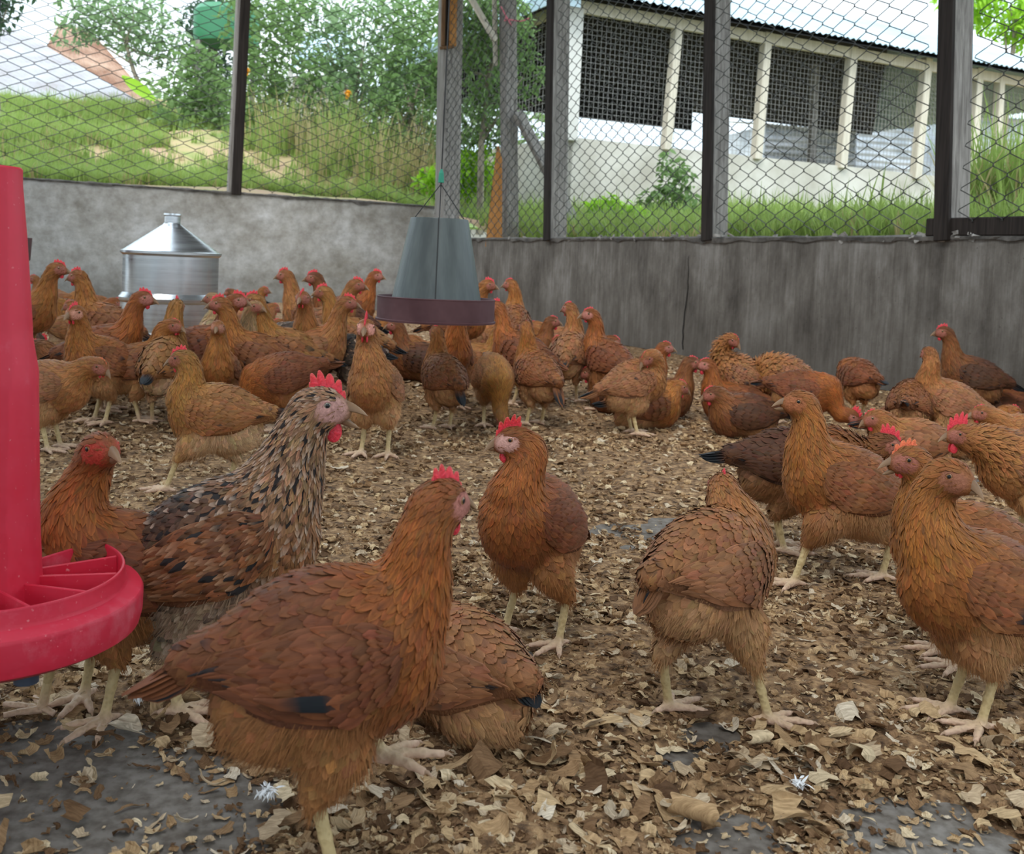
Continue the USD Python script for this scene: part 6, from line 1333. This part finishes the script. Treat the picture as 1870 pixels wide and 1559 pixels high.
for a in (
    ('stand', 'chestnut', 104, 497, 12, 'red-combed hen raising its head by the left wall, far left'),
    ('sit', 'pale', 62, 512, 195, 'hen resting low against the left wall beside the red tube'),
    ('sit', 'chestnut', 84, 528, 186, 'hen looking left below the red-combed one at the far left'),
    ('rest', 'gold', 100, 556, 200, 'hunched hen in the far left crowd, above the speckled back'),
    ('rest', 'chestnut', 150, 540, 20, 'hunched hen left of the drinker, nearest the wall'),
    ('rest', 'pale', 178, 552, 170, 'hunched hen with pale rim touching the left side of the drinker'),
    ('rest', 'gold', 196, 580, 10, 'golden-backed hen crouching at the foot of the drinker, left side'),
    ('peck', 'dusky', 70, 625, 8, 'grey speckled hen bent down at the left, behind the hen facing the camera'),
    ('rest', 'dark', 66, 640, 178, 'dark brown hen crouching at the left behind the lowered head'),
    ('stand', 'red', 260, 548, 10, 'red-combed hen looking right in front of the drinker'),
    ('stand', 'gold', 322, 566, 92, 'golden hen with its back to the camera at the drinker'),
    ('rest', 'dark', 418, 536, 175, 'dark hen hunched against the wall just right of the drinker'),
    ('stand', 'red', 432, 546, 5, 'hen showing a red comb just right of the drinker'),
    ('stand', 'chestnut', 402, 562, 190, 'hen with faded red comb looking left at the right rim of the drinker'),
    ('stand', 'gold', 464, 552, 186, 'golden-necked hen looking left, right of the drinker'),
    ('rest', 'pale', 500, 566, 30, 'pale rounded hen resting behind the black speckled one'),
    ('rest', 'red', 532, 548, 168, 'reddish hen lying along the foot of the left wall'),
    ('rest', 'chestnut', 508, 598, 196, 'hen with tucked head just above the black speckled back'),
    ('stand', 'pale', 553, 546, 262, 'small pale hen facing the camera before the left wall'),
    ('stand', 'dark', 574, 516, 182, 'dark-faced hen looking left, highest head by the left wall'),
    ('stand', 'gold', 592, 524, 178, 'thick-necked golden hen beside the dark-faced one'),
    ('stand', 'pale', 650, 522, 8, 'pale hen looking right, midway between wall posts'),
    ('stand', 'red', 686, 508, 4, 'red-combed hen looking right beside the grey feeder pan'),
    ('stand', 'pale', 634, 550, 6, 'long pale hen looking right in the middle of the crowd'),
    ('sit', 'chestnut', 622, 588, 184, 'hen with low brown head looking left, behind the upright hen'),
    ('sit', 'dark', 722, 600, 176, 'dark hen just right of the upright one, under the grey pan'),
    ('rest', 'pale', 745, 628, 184, 'pale hen crouched between the upright one and the grey pan'),
    ('rest', 'chestnut', 706, 590, 20, 'hen half hidden under the left rim of the grey pan'),
    ('stand', 'red', 838, 572, 282, 'red-breasted hen behind the hens under the grey pan'),
    ('sit', 'gold', 916, 607, -8, 'golden hen looking right, just right of the grey pan'),
    ('stand', 'chestnut', 890, 526, 0, 'hen with red comb peering out right of the grey cone'),
    ('look', 'chestnut', 931, 545, 96, 'hen stretching its neck with its back turned, right of the grey pan'),
    ('stand', 'red', 908, 556, 150, 'small dark-headed hen close behind the right rim of the grey pan'),
    ('rest', 'pale', 905, 598, 20, 'pale hen lying down right of the grey pan'),
    ('rest', 'pale', 975, 600, 170, 'pale hen lying at the foot of the right wall, left end'),
    ('sit', 'dark', 1008, 592, 10, 'dark-headed hen resting at the foot of the right wall'),
    ('look', 'pale', 1040, 563, 80, 'hen with raised neck and light rump feathers by the right wall'),
    ('look', 'red', 1078, 580, 130, 'hen with red comb looking away beside the light-rumped one'),
    ('rest', 'dark', 1120, 628, 350, 'long dark brown hen lying along the right wall'),
    ('rest', 'red', 1020, 628, 200, 'hen crouching behind the walking-away hen'),
    ('sit', 'red', 1214, 640, 4, 'hen with pinkish comb looking right behind the preening one'),
    ('rest', 'dark', 1076, 686, 160, 'dark hen lying in the litter behind the preening one'),
    ('sit', 'dark', 1262, 668, 6, 'brown hen sitting by the right wall and looking right'),
    ('sit', 'red', 1290, 672, 178, 'hen sitting upright beside the ruffled ones'),
    ('rest', 'dark', 1300, 725, 186, 'dark flat hen lying before the ruffled ones'),
    ('rest', 'chestnut', 1240, 712, 10, 'hen lying between the preening hen and the ruffled ones'),
    ('stand', 'dark', 1724, 612, 168, 'dark red hen standing tall against the right wall'),
    ('sit', 'dark', 1756, 676, 100, 'dark hen crouching by the right wall under the tall dark red one'),
    ('rest', 'red', 1790, 712, 170, 'hen hunched by the right wall at the right side'),
    ('rest', 'chestnut', 1848, 760, 6, 'broad-backed hen lying at the right edge'),
    ('rest', 'pale', 1596, 770, 178, 'pale hen crouching in front of the one seen from behind'),
    ('rest', 'chestnut', 128, 562, 176, 'brown back of a hen between the red-combed hen at the far left and the drinker'),
    ('rest', 'red', 212, 556, 12, 'hen crouched against the left wall just left of the drinker'),
    ('sit', 'chestnut', 482, 534, 20, 'hen sitting by the left wall behind the golden-necked one'),
    ('rest', 'gold', 604, 566, 174, 'golden hen lying behind the thick-necked golden hen'),
    ('rest', 'chestnut', 664, 572, 10, 'hen lying below the pale hen looking right at the left wall'),
    ('stand', 'pale', 520, 530, 170, 'pale hen standing before the left wall and looking left'),
    ('stand', 'chestnut', 142, 512, 168, 'hen with raised head looking left, between the drinker and the far left edge'),
    ('rest', 'red', 1700, 745, 15, 'hen hunched behind the long-necked one'),
): flock(*a)
